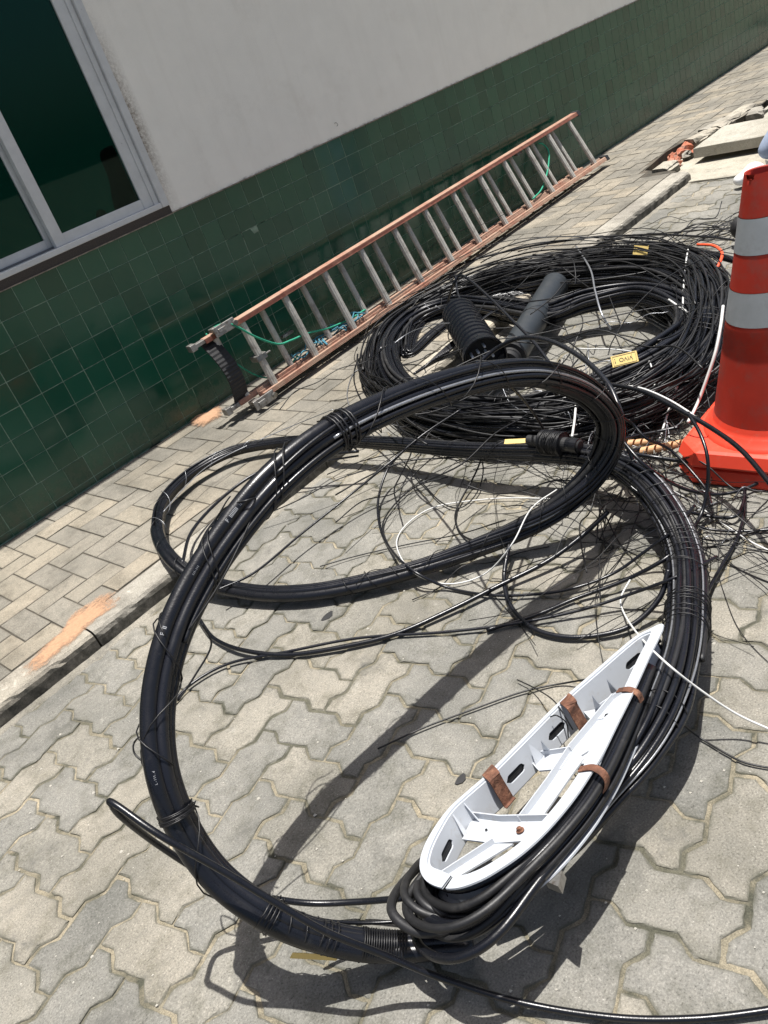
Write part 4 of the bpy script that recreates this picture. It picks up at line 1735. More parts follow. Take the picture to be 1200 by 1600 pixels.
# ------------------------------------------------------------------ the big pile of coils behind
def make_coil(name, label, ctrl, nst, radii, mats, seed, wob, tw=.05, gaps=0.0, tiespec=(), refv=(0, -.5, .9)):
    cc = [tuple(P(a_, b_, c_)) + (w_,) for a_, b_, c_, w_ in ctrl]
    B_ = Bundle(cc, 9, ref=refv, closed=True)
    ctr = np.mean(np.array(cc)[:, :3], axis=0) * np.array([1, 1, 0])
    root = thing(name, label, 'cable coil', tuple(ctr))
    q_ = random.Random(seed)
    n_c = len(ctrl)
    for k in range(nst):
        a_ = k * 2.39996
        rr_ = math.sqrt((k + .5) / nst)
        r_ = q_.choice(radii)
        ln_ = B_.line(rr_ * math.cos(a_), rr_ * math.sin(a_), 0, None, q_.uniform(-tw, tw), seed * 100 + 13 * k, wob, r_)
        if q_.random() < gaps:
            st = q_.randrange(0, len(ln_) // 3)
            ln_ = ln_[st:st + int(len(ln_) * q_.uniform(.4, .8))]
        # local lift so strands do not merge
        ln_[:, 2] += smooth_noise(len(ln_), 12, seed + 7 * k, .012)
        ln_ = floorclamp(ln_, r_)
        part('cable', tube(ln_, r_, 7 if r_ < .006 else 9), MT[q_.choice(mats)], root, smooth=True)
    for i0, i1, turns, r_, mt_ in tiespec:
        part('wire_tie', tube(B_.helix(i0, i1, turns, 1.1, .004, 0, .1, int(i0 * 10)), r_, 5), MT[mt_], root, smooth=True)
    return root, B_


cm = ['cable', 'cable', 'cable_dull']
make_coil('cable_coil', 'smooth tight coil of thick black cables nested inside the loose pile', [
    (607, 545, .10, .048), (622, 598, .10, .048), (690, 632, .10, .05), (785, 640, .11, .05), (880, 625, .12, .05), (960, 592, .12, .05), (1030, 552, .13, .05), (1072, 515, .13, .045),
    (1062, 478, .13, .042), (1000, 458, .13, .042), (920, 470, .13, .045), (850, 490, .11, .045), (770, 480, .10, .045), (700, 478, .10, .045), (640, 500, .10, .045)],
    26, [.006, .0075, .009, .0065], cm, 3, .07, tiespec=[(3, 3.3, 3, .0015, 'wire'), (11.5, 11.8, 3, .0015, 'wire')])
make_coil('cable_coil', 'wide loose coil of thin black cables lying on the paving behind the hoop', [
    (585, 590, .05, .055), (598, 530, .06, .06), (655, 484, .07, .06), (740, 448, .08, .062), (830, 424, .09, .062), (920, 408, .09, .055), (1010, 402, .10, .055), (1080, 418, .10, .065), (1108, 460, .10, .085),
    (1108, 520, .10, .09), (1075, 580, .09, .075), (1010, 625, .08, .07), (930, 655, .08, .065), (850, 668, .08, .06), (750, 672, .08, .058), (670, 658, .07, .055), (615, 632, .05, .05)],
    80, [.003, .0038, .0045, .0055, .0065], cm, 8, .22, gaps=.35, tiespec=[(5.2, 5.8, 6, .0014, 'wire'), (9, 9.6, 6, .0014, 'wire')])
make_coil('cable_coil', 'flattened bunch of black cables along the pavement side of the pile', [
    (640, 560, .05, .03), (650, 505, .07, .045), (720, 462, .08, .05), (820, 440, .10, .05), (920, 430, .11, .05), (1020, 432, .11, .05), (1085, 470, .11, .05), (1060, 500, .06, .03),
    (960, 445, .04, .03), (860, 458, .03, .03), (760, 485, .03, .03), (690, 525, .03, .03)],
    36, [.0035, .0045, .006], cm, 12, .2, gaps=.5)
make_coil('cable_coil', 'tangled bunch of black cables spilling under the raised hoop turn', [
    (640, 640, .03, .03), (700, 668, .03, .045), (800, 690, .05, .05), (880, 680, .06, .05), (970, 650, .07, .045), (1010, 610, .07, .04), (940, 615, .06, .04), (850, 640, .05, .04), (740, 650, .04, .035)],
    26, [.0035, .0045, .006], cm, 15, .25, gaps=.5)
make_coil('cable_coil', 'small tangled coil of thin black wires at the pile end beside the cone', [
    (1060, 470, .08, .05), (1085, 440, .10, .05), (1118, 460, .10, .05), (1125, 520, .12, .055), (1112, 575, .10, .055), (1080, 590, .08, .05), (1070, 530, .08, .05)],
    34, [.0022, .003, .004], cm, 19, .35, gaps=.5, tw=.3)

# short straight bunch poking out of the left hole
for k in range(7):
    q = random.Random(60 + k)
    wire([(648 + 4 * k, 590 - 3 * k, .05), (678 + 4 * k, 560 - 2 * k, .08), (712 + 3 * k, 530 - 2 * k, .10), (745 + 4 * k, 505 - 3 * k, .12)], .0055, MT['cable'],
         'stiff black cable stub bunched with others in the left gap of the pile', cat='cable stub', name='cable_stub', group='cable stubs in the left gap of the pile')

# corrugated splice closure
clo = thing('splice_closure', 'black corrugated splice closure standing open in the pile', 'splice closure', tuple(P(770, 590, .0)))
ca, cb = P(718, 492, .17), P(756, 556, .16)
ax = (cb - ca)
Lc = np.linalg.norm(ax)
ax /= Lc


def tube_prof(a_, d_, prof, n=36):
    ref_ = np.cross(d_, [0, 0, 1.0])
    ref_ /= np.linalg.norm(ref_)
    up_ = np.cross(ref_, d_)
    V_ = []
    for s_, r_ in prof:
        for i_ in range(n):
            t_ = 2 * math.pi * i_ / n
            V_.append(a_ + d_ * s_ + ref_ * r_ * math.cos(t_) + up_ * r_ * math.sin(t_))
    F_ = []
    for k_ in range(len(prof) - 1):
        for i_ in range(n):
            j_ = (i_ + 1) % n
            F_.append((k_ * n + i_, k_ * n + j_, (k_ + 1) * n + j_, (k_ + 1) * n + i_))
    return np.array(V_), F_


prof = [(-.012, .0), (-.014, .055), (-.004, .070)]
nr = 12
for k in range(nr):
    s0 = Lc * k / nr
    prof += [(s0, .074), (s0 + Lc / nr * .55, .074), (s0 + Lc / nr * .62, .067), (s0 + Lc / nr * .93, .067)]
part('corrugated_body', tube_prof(ca, ax, prof), MT['cable'], clo, smooth=False)
part('mouth', tube_prof(cb, ax, [(-.004, .068), (.0, .080), (.030, .082), (.031, .077), (.0, .070), (-.02, .068)]), MT['cable'], clo, smooth=False)
part('inner_end', tube_prof(cb, ax, [(-.02, .068), (-.021, .0)]), MT['rubber'], clo)
ref_ = np.cross(ax, [0, 0, 1.0])
ref_ /= np.linalg.norm(ref_)
up_ = np.cross(ref_, ax)
for k in range(9):
    a_ = k * 2.4
    rr_ = .016 * math.sqrt(k)
    c0 = cb + ref_ * rr_ * math.cos(a_) + up_ * rr_ * math.sin(a_)
    part('fibre_tube', tube_prof(c0, ax, [(-.02, .0055), (.012 + .004 * (k % 3), .0055), (.017 + .004 * (k % 3), .003), (.018 + .004 * (k % 3), .0)], 10), MT['alu'], clo, smooth=True)
# smooth dome closure
dom = thing('splice_closure', 'smooth dark grey cylinder closure with rounded end lying across the pile', 'splice closure', tuple(P(800, 600, 0)))
da, db = P(866, 448, .12), P(800, 556, .11)
dx_ = (db - da)
Ld = np.linalg.norm(dx_)
dx_ /= Ld
R0 = .056
part('dome_body', tube_prof(da, dx_, [(-.040, .0), (-.039, .025), (-.030, .045), (-.014, .058), (.004, R0 - .002), (.02, R0), (Ld * .55, R0), (Ld * .56, R0 - .001), (Ld, R0 - .002)]), MT['grey_cable'], dom, smooth=True)
part('base_cap', tube_prof(db, dx_, [(0, R0 - .002), (.003, R0 + .005), (.022, R0 + .005), (.024, R0 - .01), (.06, R0 - .016), (.062, 0)]), MT['rubber'], dom)
part('seam_ring', tube_prof(da + dx_ * Ld * .54, dx_, [(0, R0), (.001, R0 + .002), (.006, R0 + .002), (.007, R0)]), MT['rubber'], dom)
# wound joint on the low ring
wj = thing('wound_joint', 'black wire-wound cable joint with capped end beside the hoop turn', 'cable joint', tuple(P(880, 715, 0)))
wa, wb = P(848, 690, .17), P(880, 694, .17)
wx = wb - wa
Lw = np.linalg.norm(wx)
wx /= Lw
part('core', tube_prof(wa, wx, [(-.05, .0), (-.05, .014), (0, .016), (.0, .030), (Lw, .030), (Lw + .002, .020), (Lw + .05, .019), (Lw + .055, .014), (Lw + .056, 0)], 20), MT['rubber'], wj, smooth=False)
ref_ = np.cross(wx, [0, 0, 1.0])
ref_ /= np.linalg.norm(ref_)
up_ = np.cross(ref_, wx)
hp = []
q = random.Random(2)
for i in range(26 * 14):
    t = i / (26 * 14)
    a_ = i / 14 * 2 * math.pi
    s_ = Lw * (.5 + .5 * math.sin(t * 21)) + q.uniform(-.0015, .0015)
    rr_ = .031 + .0025 * t + q.uniform(0, .001)
    hp.append(wa + wx * s_ + ref_ * rr_ * math.cos(a_) + up_ * rr_ * math.sin(a_))
part('winding', tube(hp, .0014, 5), MT['wire'], wj, smooth=True)
part('cap', tube_prof(wb, wx, [(.012, .0195), (.03, .021), (.05, .021), (.052, .016), (.053, 0)], 20), MT['cable'], wj)
# dark round closure end peeping out behind the cone
cl = part('round_cap', blob(P(1158, 356, .08), .045, 3, 16, 12, (1, 1, 1.1), .0), MT['rubber'], smooth=True)
tag(cl, 'black rounded cap peeping out behind the upper cone band', 'cap')

# ------------------------------------------------------------------ individually traced loose wires
K = MT['wire']
W_ = [
    # pts, r, mat, label
    ([(178, 1260, .42), (171, 1252, .425), (188, 1262, .42), (250, 1305, .385), (350, 1362, .31), (430, 1410, .25), (510, 1456, .19), (600, 1492, .12), (700, 1532, .06), (820, 1568, .02), (960, 1590, .01), (1080, 1592, .01), (1190, 1580, .01), (1260, 1565, .01)],
     .0052, 'cable', 'long black cable running from the left loop end across the bottom edge of the picture'),
    ([(178, 1260, .42), (173, 1254, .42), (190, 1276, .38), (250, 1322, .27), (330, 1372, .17), (400, 1398, .11), (480, 1411, .06), (560, 1409, .05), (640, 1402, .07), (700, 1392, .07)], .0055, 'cable', 'black cable curving under the hoop towards the bracket loops'),
    ([(470, 1430, .13), (520, 1440, .09), (580, 1442, .06), (640, 1438, .05), (690, 1430, .05)], .0035, 'cable', 'thin black cable just above the wound bundle end at the bottom'),
    ([(282, 900, .05), (300, 945, .03), (318, 978, .02), (338, 1000, .015), (380, 1016, .02), (450, 1023, .012), (540, 1010, .012), (620, 990, .012), (700, 955, .015), (780, 915, .02), (850, 880, .03), (900, 845, .05), (950, 800, .08)], .0062, 'cable', 'medium black cable sweeping over the paving between the two loops'),
    ([(262, 1108, .01), (300, 1068, .012), (360, 1036, .012), (450, 1018, .015), (560, 997, .012), (690, 988, .010), (800, 975, .012), (900, 955, .02), (980, 930, .04), (1060, 900, .09), (1120, 870, .06)], .0042, 'cable', 'thin straight black wire crossing the paving below the low ring'),
    ([(340, 922, .07), (400, 893, .06), (470, 835, .06), (545, 775, .08), (610, 722, .12), (660, 680, .14), (720, 640, .17)], .0038, 'cable', 'straight black wire slanting from the low ring up to the hoop'),
    ([(800, 832, .06), (792, 870, .04), (788, 905, .015), (797, 945, .012), (830, 980, .012), (880, 995, .012), (940, 992, .012), (990, 975, .02), (1030, 935, .05), (1045, 890, .09)], .0062, 'cable', 'round black loop drooping left of the right-hand cable run'),
    ([(640, 695, .12), (608, 730, .07), (592, 775, .03), (592, 815, .01), (605, 850, .01), (640, 888, .06), (700, 918, .01), (770, 930, .01), (840, 928, .012), (900, 918, .015), (960, 895, .02), (1010, 860, .06), (1050, 830, .1), (1085, 790, .1)], .0042, 'cable', 'big thin black wire loop lying over the low ring in the middle'),
    ([(700, 745, .02), (650, 760, .012), (615, 790, .01), (598, 820, .01), (606, 850, .012), (625, 878, .05)], .0028, 'wire', 'thin black wire arc inside the big middle loop'),
    ([(880, 780, .015), (800, 778, .01), (740, 782, .008), (680, 792, .008), (640, 815, .008), (620, 845, .01), (632, 880, .05), (665, 905, .03), (710, 912, .01), (760, 895, .02), (800, 850, .10), (830, 795, .12), (870, 765, .10)], .0020, 'white_wire', 'thin white wire ring lying on the paving in the centre'),
    ([(560, 670, .12), (620, 712, .03), (660, 755, .012), (690, 785, .01), (720, 793, .01), (745, 770, .012), (755, 735, .03), (748, 700, .12)], .0022, 'wire', 'thin black wire dipping in a sharp loop on the central paving'),
    ([(760, 690, .14), (745, 735, .04), (716, 790, .01), (712, 815, .01), (725, 838, .01), (760, 850, .05)], .0030, 'wire', 'thin black hooked wire left of the descending bundle'),
    ([(500, 885, .012), (560, 868, .008), (640, 850, .008), (720, 834, .02), (790, 812, .09)], .0018, 'wire', 'hair-thin wire over the paving left of the descending bundle'),
    ([(985, 905, .03), (970, 935, .02), (976, 960, .02), (1000, 995, .12), (1040, 1035, .17), (1090, 1075, .12), (1150, 1115, .06), (1215, 1145, .03)], .0022, 'white_wire', 'pale grey wire passing over the bracket tip to the right edge'),
    ([(590, 1170, .008), (660, 1138, .008), (740, 1108, .008), (820, 1080, .008), (890, 1066, .01), (960, 1055, .08)], .0022, 'wire', 'thin black wire on the paving left of the bracket'),
    ([(808, 1062, .01), (835, 1075, .02), (862, 1092, .08), (878, 1112, .15), (895, 1140, .12)], .0014, 'wire', 'fine black wire end poking over the bracket rim'),
    ([(860, 1120, .14), (870, 1118, .15), (885, 1130, .13), (888, 1152, .09)], .0013, 'wire', 'fine wire tie through the upper bracket slot'),
    ([(945, 1120, .15), (950, 1116, .155), (975, 1124, .15), (990, 1140, .14), (992, 1160, .12)], .0014, 'wire', 'curled fine wire on the white right arm of the bracket'),
    ([(1065, 1130, .05), (1090, 1150, .01), (1130, 1175, .006), (1165, 1192, .006), (1215, 1202, .006)], .0020, 'wire', 'thin black wire on the paving right of the bracket'),
    ([(1060, 830, .08), (1120, 845, .01), (1180, 830, .01), (1230, 815, .01)], .0025, 'wire', 'thin wire running right from the cable run over bright paving'),
    ([(948, 640, .30), (985, 660, .22), (1010, 685, .18), (1050, 705, .12), (1100, 760, .06), (1112, 790, .06)], .0040, 'cable', 'black cable slanting from the hoop turn past the tan spirals'),
    ([(870, 590, .22), (950, 600, .20), (1005, 612, .20), (1060, 640, .20), (1110, 668, .19), (1160, 705, .19), (1215, 770, .18)], .0062, 'cable', 'black cable passing diagonally in front of the cone base'),
    ([(1075, 645, .20), (1095, 680, .18), (1106, 720, .14), (1104, 770, .07), (1090, 815, .03), (1050, 865, .07), (980, 905, .03), (900, 935, .012), (840, 960, .012), (760, 985, .01)], .0050, 'cable', 'long black cable curving down from the cone across the right cable run'),
    ([(938, 642, .25), (1000, 720, .18), (1060, 760, .08), (1110, 772, .03), (1150, 768, .02), (1190, 752, .02), (1230, 730, .02)], .0048, 'cable', 'black cable bowing over the paving in front of the cone'),
    ([(975, 690, .2), (1010, 755, .10), (1050, 790, .06), (1100, 805, .02), (1145, 808, .02), (1160, 790, .02), (1164, 762, .02)], .0045, 'cable', 'black cable ending in an upturned tip below the cone'),
    ([(1164, 762, .02), (1163, 800, .015), (1152, 840, .012), (1130, 880, .012), (1108, 920, .02), (1098, 945, .04)], .0042, 'cable', 'split black cable hanging towards the right cable run'),
    ([(960, 740, .15), (1020, 785, .10), (1090, 822, .02), (1150, 830, .01), (1220, 826, .01)], .0036, 'cable', 'black wire lying level across the paving at the right edge'),
    ([(1040, 760, .08), (1090, 790, .02), (1140, 825, .01), (1180, 850, .01), (1230, 872, .01)], .0020, 'white_wire', 'thin white wire slanting to the right edge below the cone'),
    ([(700, 470, .18), (708, 445, .26), (718, 431, .29), (732, 436, .29), (765, 465, .26), (800, 500, .23), (830, 530, .21), (858, 566, .18), (880, 600, .14)], .0055, 'cable', 'stiff black cable arching up over the corrugated closure'),
    ([(712, 432, .28), (716, 460, .24), (735, 495, .20), (752, 525, .18), (770, 545, .14)], .0050, 'cable', 'black cable hanging down the side of the corrugated closure'),
    ([(705, 598, .20), (740, 575, .22), (775, 545, .26), (815, 528, .30), (860, 533, .32), (910, 560, .32), (950, 600, .30), (972, 650, .25)], .0075, 'cable', 'thick black cable arching just above the raised hoop'),
    ([(560, 660, .05), (610, 640, .25), (660, 612, .45), (700, 588, .6), (735, 585, .55), (790, 598, .42), (830, 640, .25), (860, 690, .12)], .0040, 'cable', 'black wire arching low in front of the hoop top'),
    ([(620, 480, .06), (700, 425, .05), (800, 395, .05), (900, 378, .05), (1000, 367, .06), (1100, 370, .06), (1170, 378, .06), (1230, 380, .06)], .0050, 'cable', 'long black cable along the far side of the pile crossing the kerb end'),
    ([(900, 400, .10), (960, 372, .08), (1040, 364, .08), (1120, 358, .08), (1150, 362, .06)], .0030, 'wire', 'thin black wire on the far side of the pile behind the tag'),
    ([(1010, 380, .14), (1060, 386, .14), (1110, 397, .14), (1160, 410, .13), (1200, 418, .12)], .0130, 'cable', 'thick glossy black cable leaving the pile behind the cone'),
    ([(1090, 382, .15), (1115, 384, .16), (1128, 395, .16), (1124, 412, .15), (1114, 428, .13), (1108, 438, .12)], .0058, 'orange_wire', 'orange corrugated hose bent at the far right of the pile'),
    ([(1108, 438, .12), (1098, 450, .11), (1086, 462, .10), (1078, 475, .09)], .0030, 'orange_wire', 'thin orange wire trailing below the orange hose'),
    ([(1075, 390, .17), (1070, 425, .16), (1067, 480, .15), (1070, 540, .14), (1062, 590, .12), (1045, 640, .06), (1030, 690, .02)], .0034, 'white_wire', 'long white wire draped over the right side of the coil'),
    ([(1130, 478, .30), (1126, 510, .27), (1118, 550, .22), (1105, 590, .16), (1090, 630, .10), (1075, 660, .08)], .0046, 'white_wire', 'white wire hanging beside the cone edge'),
    ([(1045, 468, .16), (1070, 485, .16), (1095, 498, .15), (1112, 500, .15)], .0036, 'white_wire', 'short white wire lying on the right clump of the coil'),
    ([(900, 630, .16), (898, 655, .15), (894, 682, .17)], .0036, 'white_wire', 'short white wire standing beside the wound joint'),
    ([(905, 545, .14), (960, 546, .15), (1005, 555, .15), (1020, 580, .14), (1022, 610, .12), (1010, 625, .1)], .0026, 'white_wire', 'grey wire loop around the inner yellow tag'),
    ([(962, 602, .18), (1000, 606, .18), (1040, 622, .17), (1078, 645, .16), (1105, 668, .12)], .0030, 'white_wire', 'grey wire slanting from the coil towards the cone'),
    ([(900, 385, .17), (922, 420, .18), (930, 455, .17), (940, 490, .13), (955, 515, .07)], .0042, 'steel_strand', 'grey wire bent over the far coil and down into its gap'),
    ([(580, 640, .02), (566, 660, .02), (552, 650, .02), (548, 625, .02), (560, 590, .03), (590, 560, .10), (640, 520, .14), (700, 505, .2), (760, 520, .2)], .0022, 'steel_strand', 'thin pale wire curling out on the pavement side of the pile'),
    ([(590, 655, .02), (570, 640, .02), (558, 605, .02), (566, 570, .03), (600, 535, .06), (660, 500, .10)], .0032, 'cable', 'outermost thin black wire loop at the left of the pile'),
    ([(610, 640, .02), (582, 622, .02), (572, 590, .02), (585, 550, .03), (630, 510, .06), (700, 470, .1)], .0034, 'cable', 'second thin black wire loop at the left of the pile'),
    ([(1030, 692, .03), (990, 705, .06), (950, 712, .10), (905, 706, .14)], .0065, 'cable', 'black cable end lying left of the tan spirals'),
    ([(1060, 668, .05), (1030, 674, .05), (990, 682, .06), (960, 690, .08)], .0055, 'cable', 'stiff black cut cable end pointing at the cone base corner'),
    ([(1115, 727, .03), (1070, 721, .04), (1020, 714, .05), (970, 706, .08)], .0062, 'cable', 'black cable with frayed silver end in front of the cone base'),
    ([(1115, 727, .03), (1128, 728, .03), (1140, 730, .03)], .0025, 'steel_strand', 'frayed silver strands at a cable end before the cone'),
    ([(240, 1200, .4), (212, 1180, .42), (210, 1160, .42), (228, 1152, .44), (262, 1190, .42), (272, 1200, .40), (268, 1215, .38)], .0016, 'wire', 'fine wire end sticking out left of the hoop'),
    ([(322, 850, .60), (345, 800, .64), (382, 783, .66), (400, 790, .64), (350, 900, .58), (295, 985, .54)], .0018, 'wire', 'fine black wire sprung off the upper hoop'),
    ([(298, 930, .57), (330, 830, .61), (350, 790, .64), (360, 775, .65)], .0014, 'wire', 'hair-thin wire lying along the left of the hoop'),
    ([(316, 975, .56), (330, 1008, .52), (305, 1055, .49), (278, 1095, .47)], .0016, 'wire', 'fine kinked wire hanging inside the hoop at left'),
    ([(255, 800, .12), (290, 760, .13), (330, 725, .13), (400, 690, .12), (470, 660, .14), (520, 640, .2)], .0016, 'steel_strand', 'thin silver wire beside the pavement side of the low ring'),
    ([(285, 880, .10), (300, 830, .10), (345, 780, .10), (400, 740, .11), (470, 715, .12), (560, 705, .12)], .0055, 'cable', 'separate black cable inside the left end of the low ring'),
    ([(300, 880, .09), (330, 820, .09), (390, 765, .09), (460, 730, .10), (560, 712, .10)], .0038, 'cable', 'thinner black cable inside the left end of the low ring'),
]
for pts, r, mt, lab in W_:
    if 'thick glossy' in lab or 'stiff' in lab or 'medium' in lab or 'long black cable' in lab or 'black cable' in lab:
        cat = 'cable'
    else:
        cat = 'wire' if 'hose' not in lab else 'hose'
    wire(pts, r, MT[mt], lab, cat=cat, name='hose' if cat == 'hose' else 'loose_cable' if cat == 'cable' else 'loose_wire', n=10 if r > .005 else 6, per=12)

# tan spiral wraps (two) near the cone
for k, (a_, b_, lab) in enumerate((((1000, 706, .05), (1078, 690, .07), 'tan spiral wrap nearest the cone base'), ((968, 695, .05), (1015, 690, .05), 'tan spiral wrap half hidden behind the hoop cables'))):
    A_, B2 = P(*a_), P(*b_)
    d_ = B2 - A_
    L_ = np.linalg.norm(d_)
    d_ /= L_
    rf = np.cross(d_, [0, 0, 1.0])
    rf /= np.linalg.norm(rf)
    uf = np.cross(rf, d_)
    V, F = [], []
    m = 90
    for i in range(m + 1):
        t = i / m
        an = t * 2 * math.pi * (6 if k == 0 else 4)
        for s_ in (0, .72):
            x_ = t * L_ + s_ * L_ / (6 if k == 0 else 4)
            for rr_ in (.0085, .0100):
                V.append(A_ + d_ * x_ + (rf * math.cos(an) + uf * math.sin(an)) * rr_ * (1 + .2 * (1 - t)))
    for i in range(m):
        b0 = i * 4
        F += [(b0 + 1, b0 + 3, b0 + 7, b0 + 5), (b0, b0 + 4, b0 + 6, b0 + 2), (b0, b0 + 1, b0 + 5, b0 + 4), (b0 + 2, b0 + 6, b0 + 7, b0 + 3)]
    o = part('spiral_wrap', (V, F), MT['spiral'])
    tag(o, lab, 'spiral wrap')

# ------------------------------------------------------------------ uncountable tangle of thin wires
q = random.Random(77)
geo = []


def rand_wire(cx_, cy_, sx_, sy_, h_, L_, r_, curl=1.0, ang=None):
    c = P(cx_ + q.gauss(0, sx_), cy_ + q.gauss(0, sy_), h_)
    a_ = q.uniform(0, 2 * math.pi) if ang is None else ang + q.gauss(0, .45)
    pts = []
    k_ = q.uniform(-3.2, 3.2) * curl
    n_ = 6
    z0 = h_ * q.uniform(.3, 1.3)
    x, y = c[0], c[1]
    for i in range(n_):
        pts.append((x, y, max(.003, z0 + q.uniform(-.03, .03))))
        x += math.cos(a_) * L_ / n_
        y += math.sin(a_) * L_ / n_
        a_ += k_ * L_ / n_ + q.uniform(-.15, .15)
    geo.append(tube(floorclamp(catmull(pts, 5), r_), r_, 5))


for a_, b_, c_, w_ in ():
    pass
LOOSE = [(585, 590, .06, 0.068), (598, 530, .08, 0.082), (655, 484, .09, 0.095), (740, 448, .11, 0.109), (830, 424, .13, 0.109), (920, 412, .13, 0.088), (1010, 408, .14, 0.082), (1080, 424, .14, 0.082), (1108, 460, .14, 0.082),
         (1108, 520, .14, 0.082), (1070, 580, .12, 0.082), (1000, 625, .11, 0.082), (920, 650, .10, 0.082), (850, 660, .10, 0.082), (750, 660, .09, 0.082), (670, 645, .08, 0.082), (615, 620, .07, 0.068)]
LB_ = Bundle([tuple(P(a_, b_, c_)) + (w_,) for a_, b_, c_, w_ in LOOSE], 9, ref=(0, -.5, .9), closed=True)
for k in range(120):
    an = q.uniform(0, 6.28)
    rh = q.uniform(.3, 1.3)
    r_ = q.choice([.0018, .0022, .0026, .0030, .0038])
    ln_ = LB_.line(rh * math.cos(an), rh * math.sin(an) * .7, 0, None, q.uniform(-.5, .5), 4000 + k * 9, .4, r_)
    st = q.randrange(0, len(ln_) - 30)
    ln_ = ln_[st:st + q.randrange(60, 150)]
    geo.append(tube(ln_, r_, 5))
for i in range(26):
    rand_wire(840, 530, 90, 50, .17, q.uniform(.6, 1.2), q.choice([.0016, .002, .0025, .003]), .8)
for i in range(46):
    rand_wire(1092, 500, 20, 50, .13, q.uniform(.25, .6), q.choice([.0012, .0016, .0022, .003]), 1.2)
for i in range(60):
    rand_wire(1045, 650, 45, 45, .05, q.uniform(.3, .8), q.choice([.0009, .0012, .0016, .0022]), .35)
for i in range(28):
    rand_wire(800, 655, 80, 20, .08, q.uniform(.4, .9), q.choice([.001, .0015, .002, .0026]), .5)
for i in range(30):
    rand_wire(1130, 800, 60, 40, .008, q.uniform(.35, .8), q.choice([.0008, .0012, .0016]), .4)
for i in range(14):
    rand_wire(950, 830, 60, 35, .012, q.uniform(.3, .7), q.choice([.0008, .0012, .0016]), .45)
for i in range(18):
    rand_wire(990, 760, 45, 35, .07, q.uniform(.3, .7), q.choice([.001, .0014, .002]), .5)
for i in range(22):
    rand_wire(1060, 372, 50, 6, .05, q.uniform(.4, .8), q.choice([.0015, .002, .0026]), .6, ang=-.8)
for i in range(14):
    rand_wire(600, 590, 18, 30, .03, q.uniform(.2, .5), q.choice([.0012, .0018, .0024]), 2.0)
for i in range(5):
    rand_wire(720, 850, 90, 40, .006, q.uniform(.3, .7), q.choice([.0007, .001]), .6)
o = part('wire_tangle', join(*geo), MT['wire'], smooth=True)
tag(o, 'tangle of thin black wires strewn over the coils and paving', 'wire tangle', kind='stuff')
geo = []
for i in range(16):
    rand_wire(1020, 690, 55, 60, .06, q.uniform(.1, .35), q.choice([.0012, .0016]), .8)
for i in range(16):
    rand_wire(860, 560, 120, 60, .14, q.uniform(.1, .4), q.choice([.0012, .0018]), 1.0)
for i in range(8):
    rand_wire(1140, 790, 40, 25, .01, q.uniform(.1, .3), .0012, .6)
o = part('bare_wire_scraps', join(*geo), MT['steel_strand'], smooth=True)
tag(o, 'silvery bare wire scraps scattered among the black cables', 'wire scraps', kind='stuff')

# ------------------------------------------------------------------ grit, sand grains and specks on the paving
q = random.Random(4)
gv, gf, n = [], [], 0
for i in range(900):
    x, y = q.uniform(-1.4, 2.2), q.uniform(-3.1, -1.04)
    r = abs(q.gauss(0, .0011)) + .0006
    z = .0002
    v = [(x - r, y - r * .6, z), (x + r, y - r, z), (x + r * .7, y + r, z), (x - r, y + r * .8, z), (x, y, z + r * 1.1)]
    gv += v
    gf += [(n, n + 1, n + 4), (n + 1, n + 2, n + 4), (n + 2, n + 3, n + 4), (n + 3, n, n + 4)]
    n += 5
o = link('grit', mesh('grit', gv, gf, simple('pale_grit', (0.55, 0.52, 0.45), .9)))
tag(o, 'pale grit grains scattered over the paving', 'grit', kind='stuff')
# small dark litter pieces on the pavers
for px, py, r, lab in ((512, 962, .020, 'small dark purple scrap on a paver below the low ring'), (720, 1217, .014, 'small dark blue scrap left of the bracket'), (512, 958, .0, '')):
    if r:
        c = P(px, py, .003)
        pts = [(c[0] + r * math.cos(a) * (1 + .3 * math.sin(3 * a)), c[1] + .6 * r * math.sin(a)) for a in np.linspace(0, 2 * math.pi, 10, endpoint=False)]
        o = part('scrap', prism(pts, .0006, .0022), MT['rubber'])
        tag(o, lab, 'scrap')


# ------------------------------------------------------------------ people
def skin_figure(name, joints, edges, mat, parent, sub=2):
    me = bpy.data.meshes.new(name)
    off = np.array(parent.location)
    me.from_pydata([tuple(np.array(p) - off) for p, r in joints], edges, [])
    o = link(name, me, parent)
    md = o.modifiers.new('skin', 'SKIN')
    md.use_smooth_shade = True
    for i, (p, r) in enumerate(joints):
        rr = r if isinstance(r, tuple) else (r, r)
        me.skin_vertices[0].data[i].radius = rr
    me.skin_vertices[0].data[0].use_root = True
    ss = o.modifiers.new('s', 'SUBSURF')
    ss.levels = ss.render_levels = sub
    bpy.context.view_layer.update()
    dg_ = bpy.context.evaluated_depsgraph_get()
    nm_ = bpy.data.meshes.new_from_object(o.evaluated_get(dg_))
    o.modifiers.clear()
    o.data = nm_
    nm_.materials.clear()
    nm_.materials.append(mat)
    return o


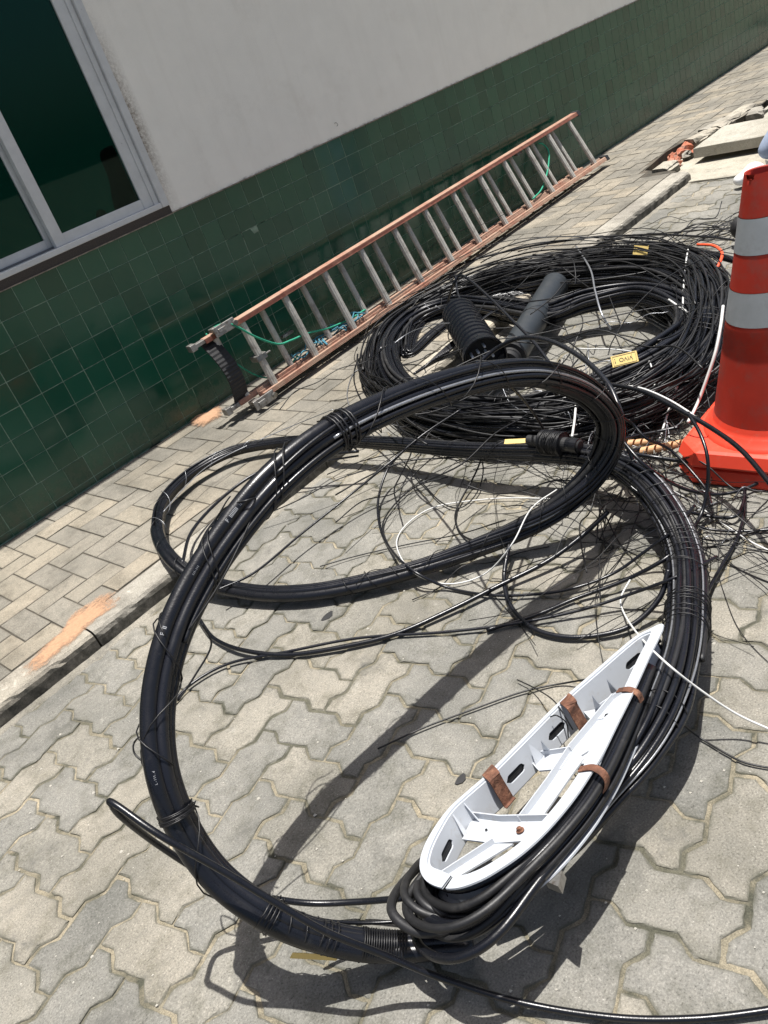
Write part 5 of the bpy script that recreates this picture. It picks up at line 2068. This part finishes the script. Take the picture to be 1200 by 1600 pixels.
A1 = P(1190, 256, .09)                       # front ankle
person = thing('person', 'person in light blue trousers and white shoes stepping in from the right edge', 'person', (A1[0], A1[1], 0))
e1 = np.array([.655, -.755, 0])              # towards the right of the picture
e2 = np.array([.755, .655, 0])
up = np.array([0, 0, 1.0])
hip = A1 + e1 * .62 + up * .72
knee = A1 + e1 * .30 + up * .36 - e2 * .02
hipL = hip + e2 * .09 + e1 * .06
kneeL = hipL + e1 * .10 - up * .42 + e2 * .02
ankL = A1 + e1 * .72 + e2 * .12 + up * .01
chest = hip + e1 * .12 + up * .42
neck = hip + e1 * .14 + up * .62
head = hip + e1 * .13 + up * .76
pel = (hip + hipL) / 2
jo = [(pel, .13), (hip, .10), (knee, .068), (A1 + up * .02, .052), (hipL, .10), (kneeL, .068), (ankL + up * .02, .052)]
skin_figure('trousers', jo, [(0, 1), (1, 2), (2, 3), (0, 4), (4, 5), (5, 6)], MT['jeans'], person)
sh1 = neck - up * .07 + e2 * .18
sh2 = neck - up * .07 - e2 * .18
jo = [(pel + up * .1, (.15, .11)), (chest, (.17, .12)), (neck - up * .05, .07), (sh1, .06), (sh1 - up * .28 + e1 * .03, .045), (sh2, .06), (sh2 - up * .28 + e1 * .03, .045)]
skin_figure('shirt', jo, [(0, 1), (1, 2), (2, 3), (3, 4), (2, 5), (5, 6)], MT['shirt'], person)
f1_ = sh1 - up * .27 + e1 * .03
f2_ = sh2 - up * .27 + e1 * .03
jo = [(neck - up * .05, .055), (neck + up * .03, .05), (head, (.075, .085)), (head + up * .08, (.065, .075))]
skin_figure('body', jo + [(f1_, .04), (f1_ - up * .22 - e1 * .08, .03), (f1_ - up * .30 - e1 * .11, .03), (f2_, .04), (f2_ - up * .22 - e1 * .08, .03), (f2_ - up * .30 - e1 * .11, .03)],
            [(0, 1), (1, 2), (2, 3), (0, 4), (4, 5), (5, 6), (0, 7), (7, 8), (8, 9)], MT['skin'], person)
part('hair', blob(head + up * .07 + e1 * .015, .098, 1, 14, 10, (1, 1, .8), .03), MT['hair'], person, smooth=True)
for A_ in (A1, ankL):
    toe = A_ - e1 * .15 - up * .045
    skin_figure('shoe', [(A_ - up * .04 + e1 * .04, (.045, .045)), (A_ - up * .05 - e1 * .05, (.045, .04)), (toe, (.04, .025)), (A_ + up * .01, .045)], [(0, 1), (1, 2), (1, 3)], MT['shoe'], person)
# figure added behind the window pane to stand for the reflected silhouette
pin = thing('person', 'dark figure with head bowed, added behind the window pane for the silhouette reflected in it', 'person', (0.72, 0.2, 0.3))
h0 = ony = None


def onyp(px, py, y):
    d = ray(px, py)
    return CP + d * (y - CP[1]) / d[1]


hd = onyp(177, 246, .16)
sh = onyp(197, 305, .20)
pel_ = onyp(205, 345, .24) + np.array([0, .05, -.5])
jo = [(pel_, (.15, .12)), (sh + np.array([.05, .03, -.22]), (.17, .12)), (sh + np.array([.01, 0, .0]), (.09, .09)), (sh * .5 + hd * .5, .045), (hd, (.055, .06)), (hd + np.array([0, 0, .05]), (.05, .05))]
skin_figure('body', jo, [(0, 1), (1, 2), (2, 3), (3, 4), (4, 5)], MT['night'], pin)
hnd = onyp(150, 336, .14)
skin_figure('added_hand', [(hnd, (.022, .03)), (hnd + np.array([.05, .01, -.02]), .03)], [(0, 1)], MT['skin'], pin)
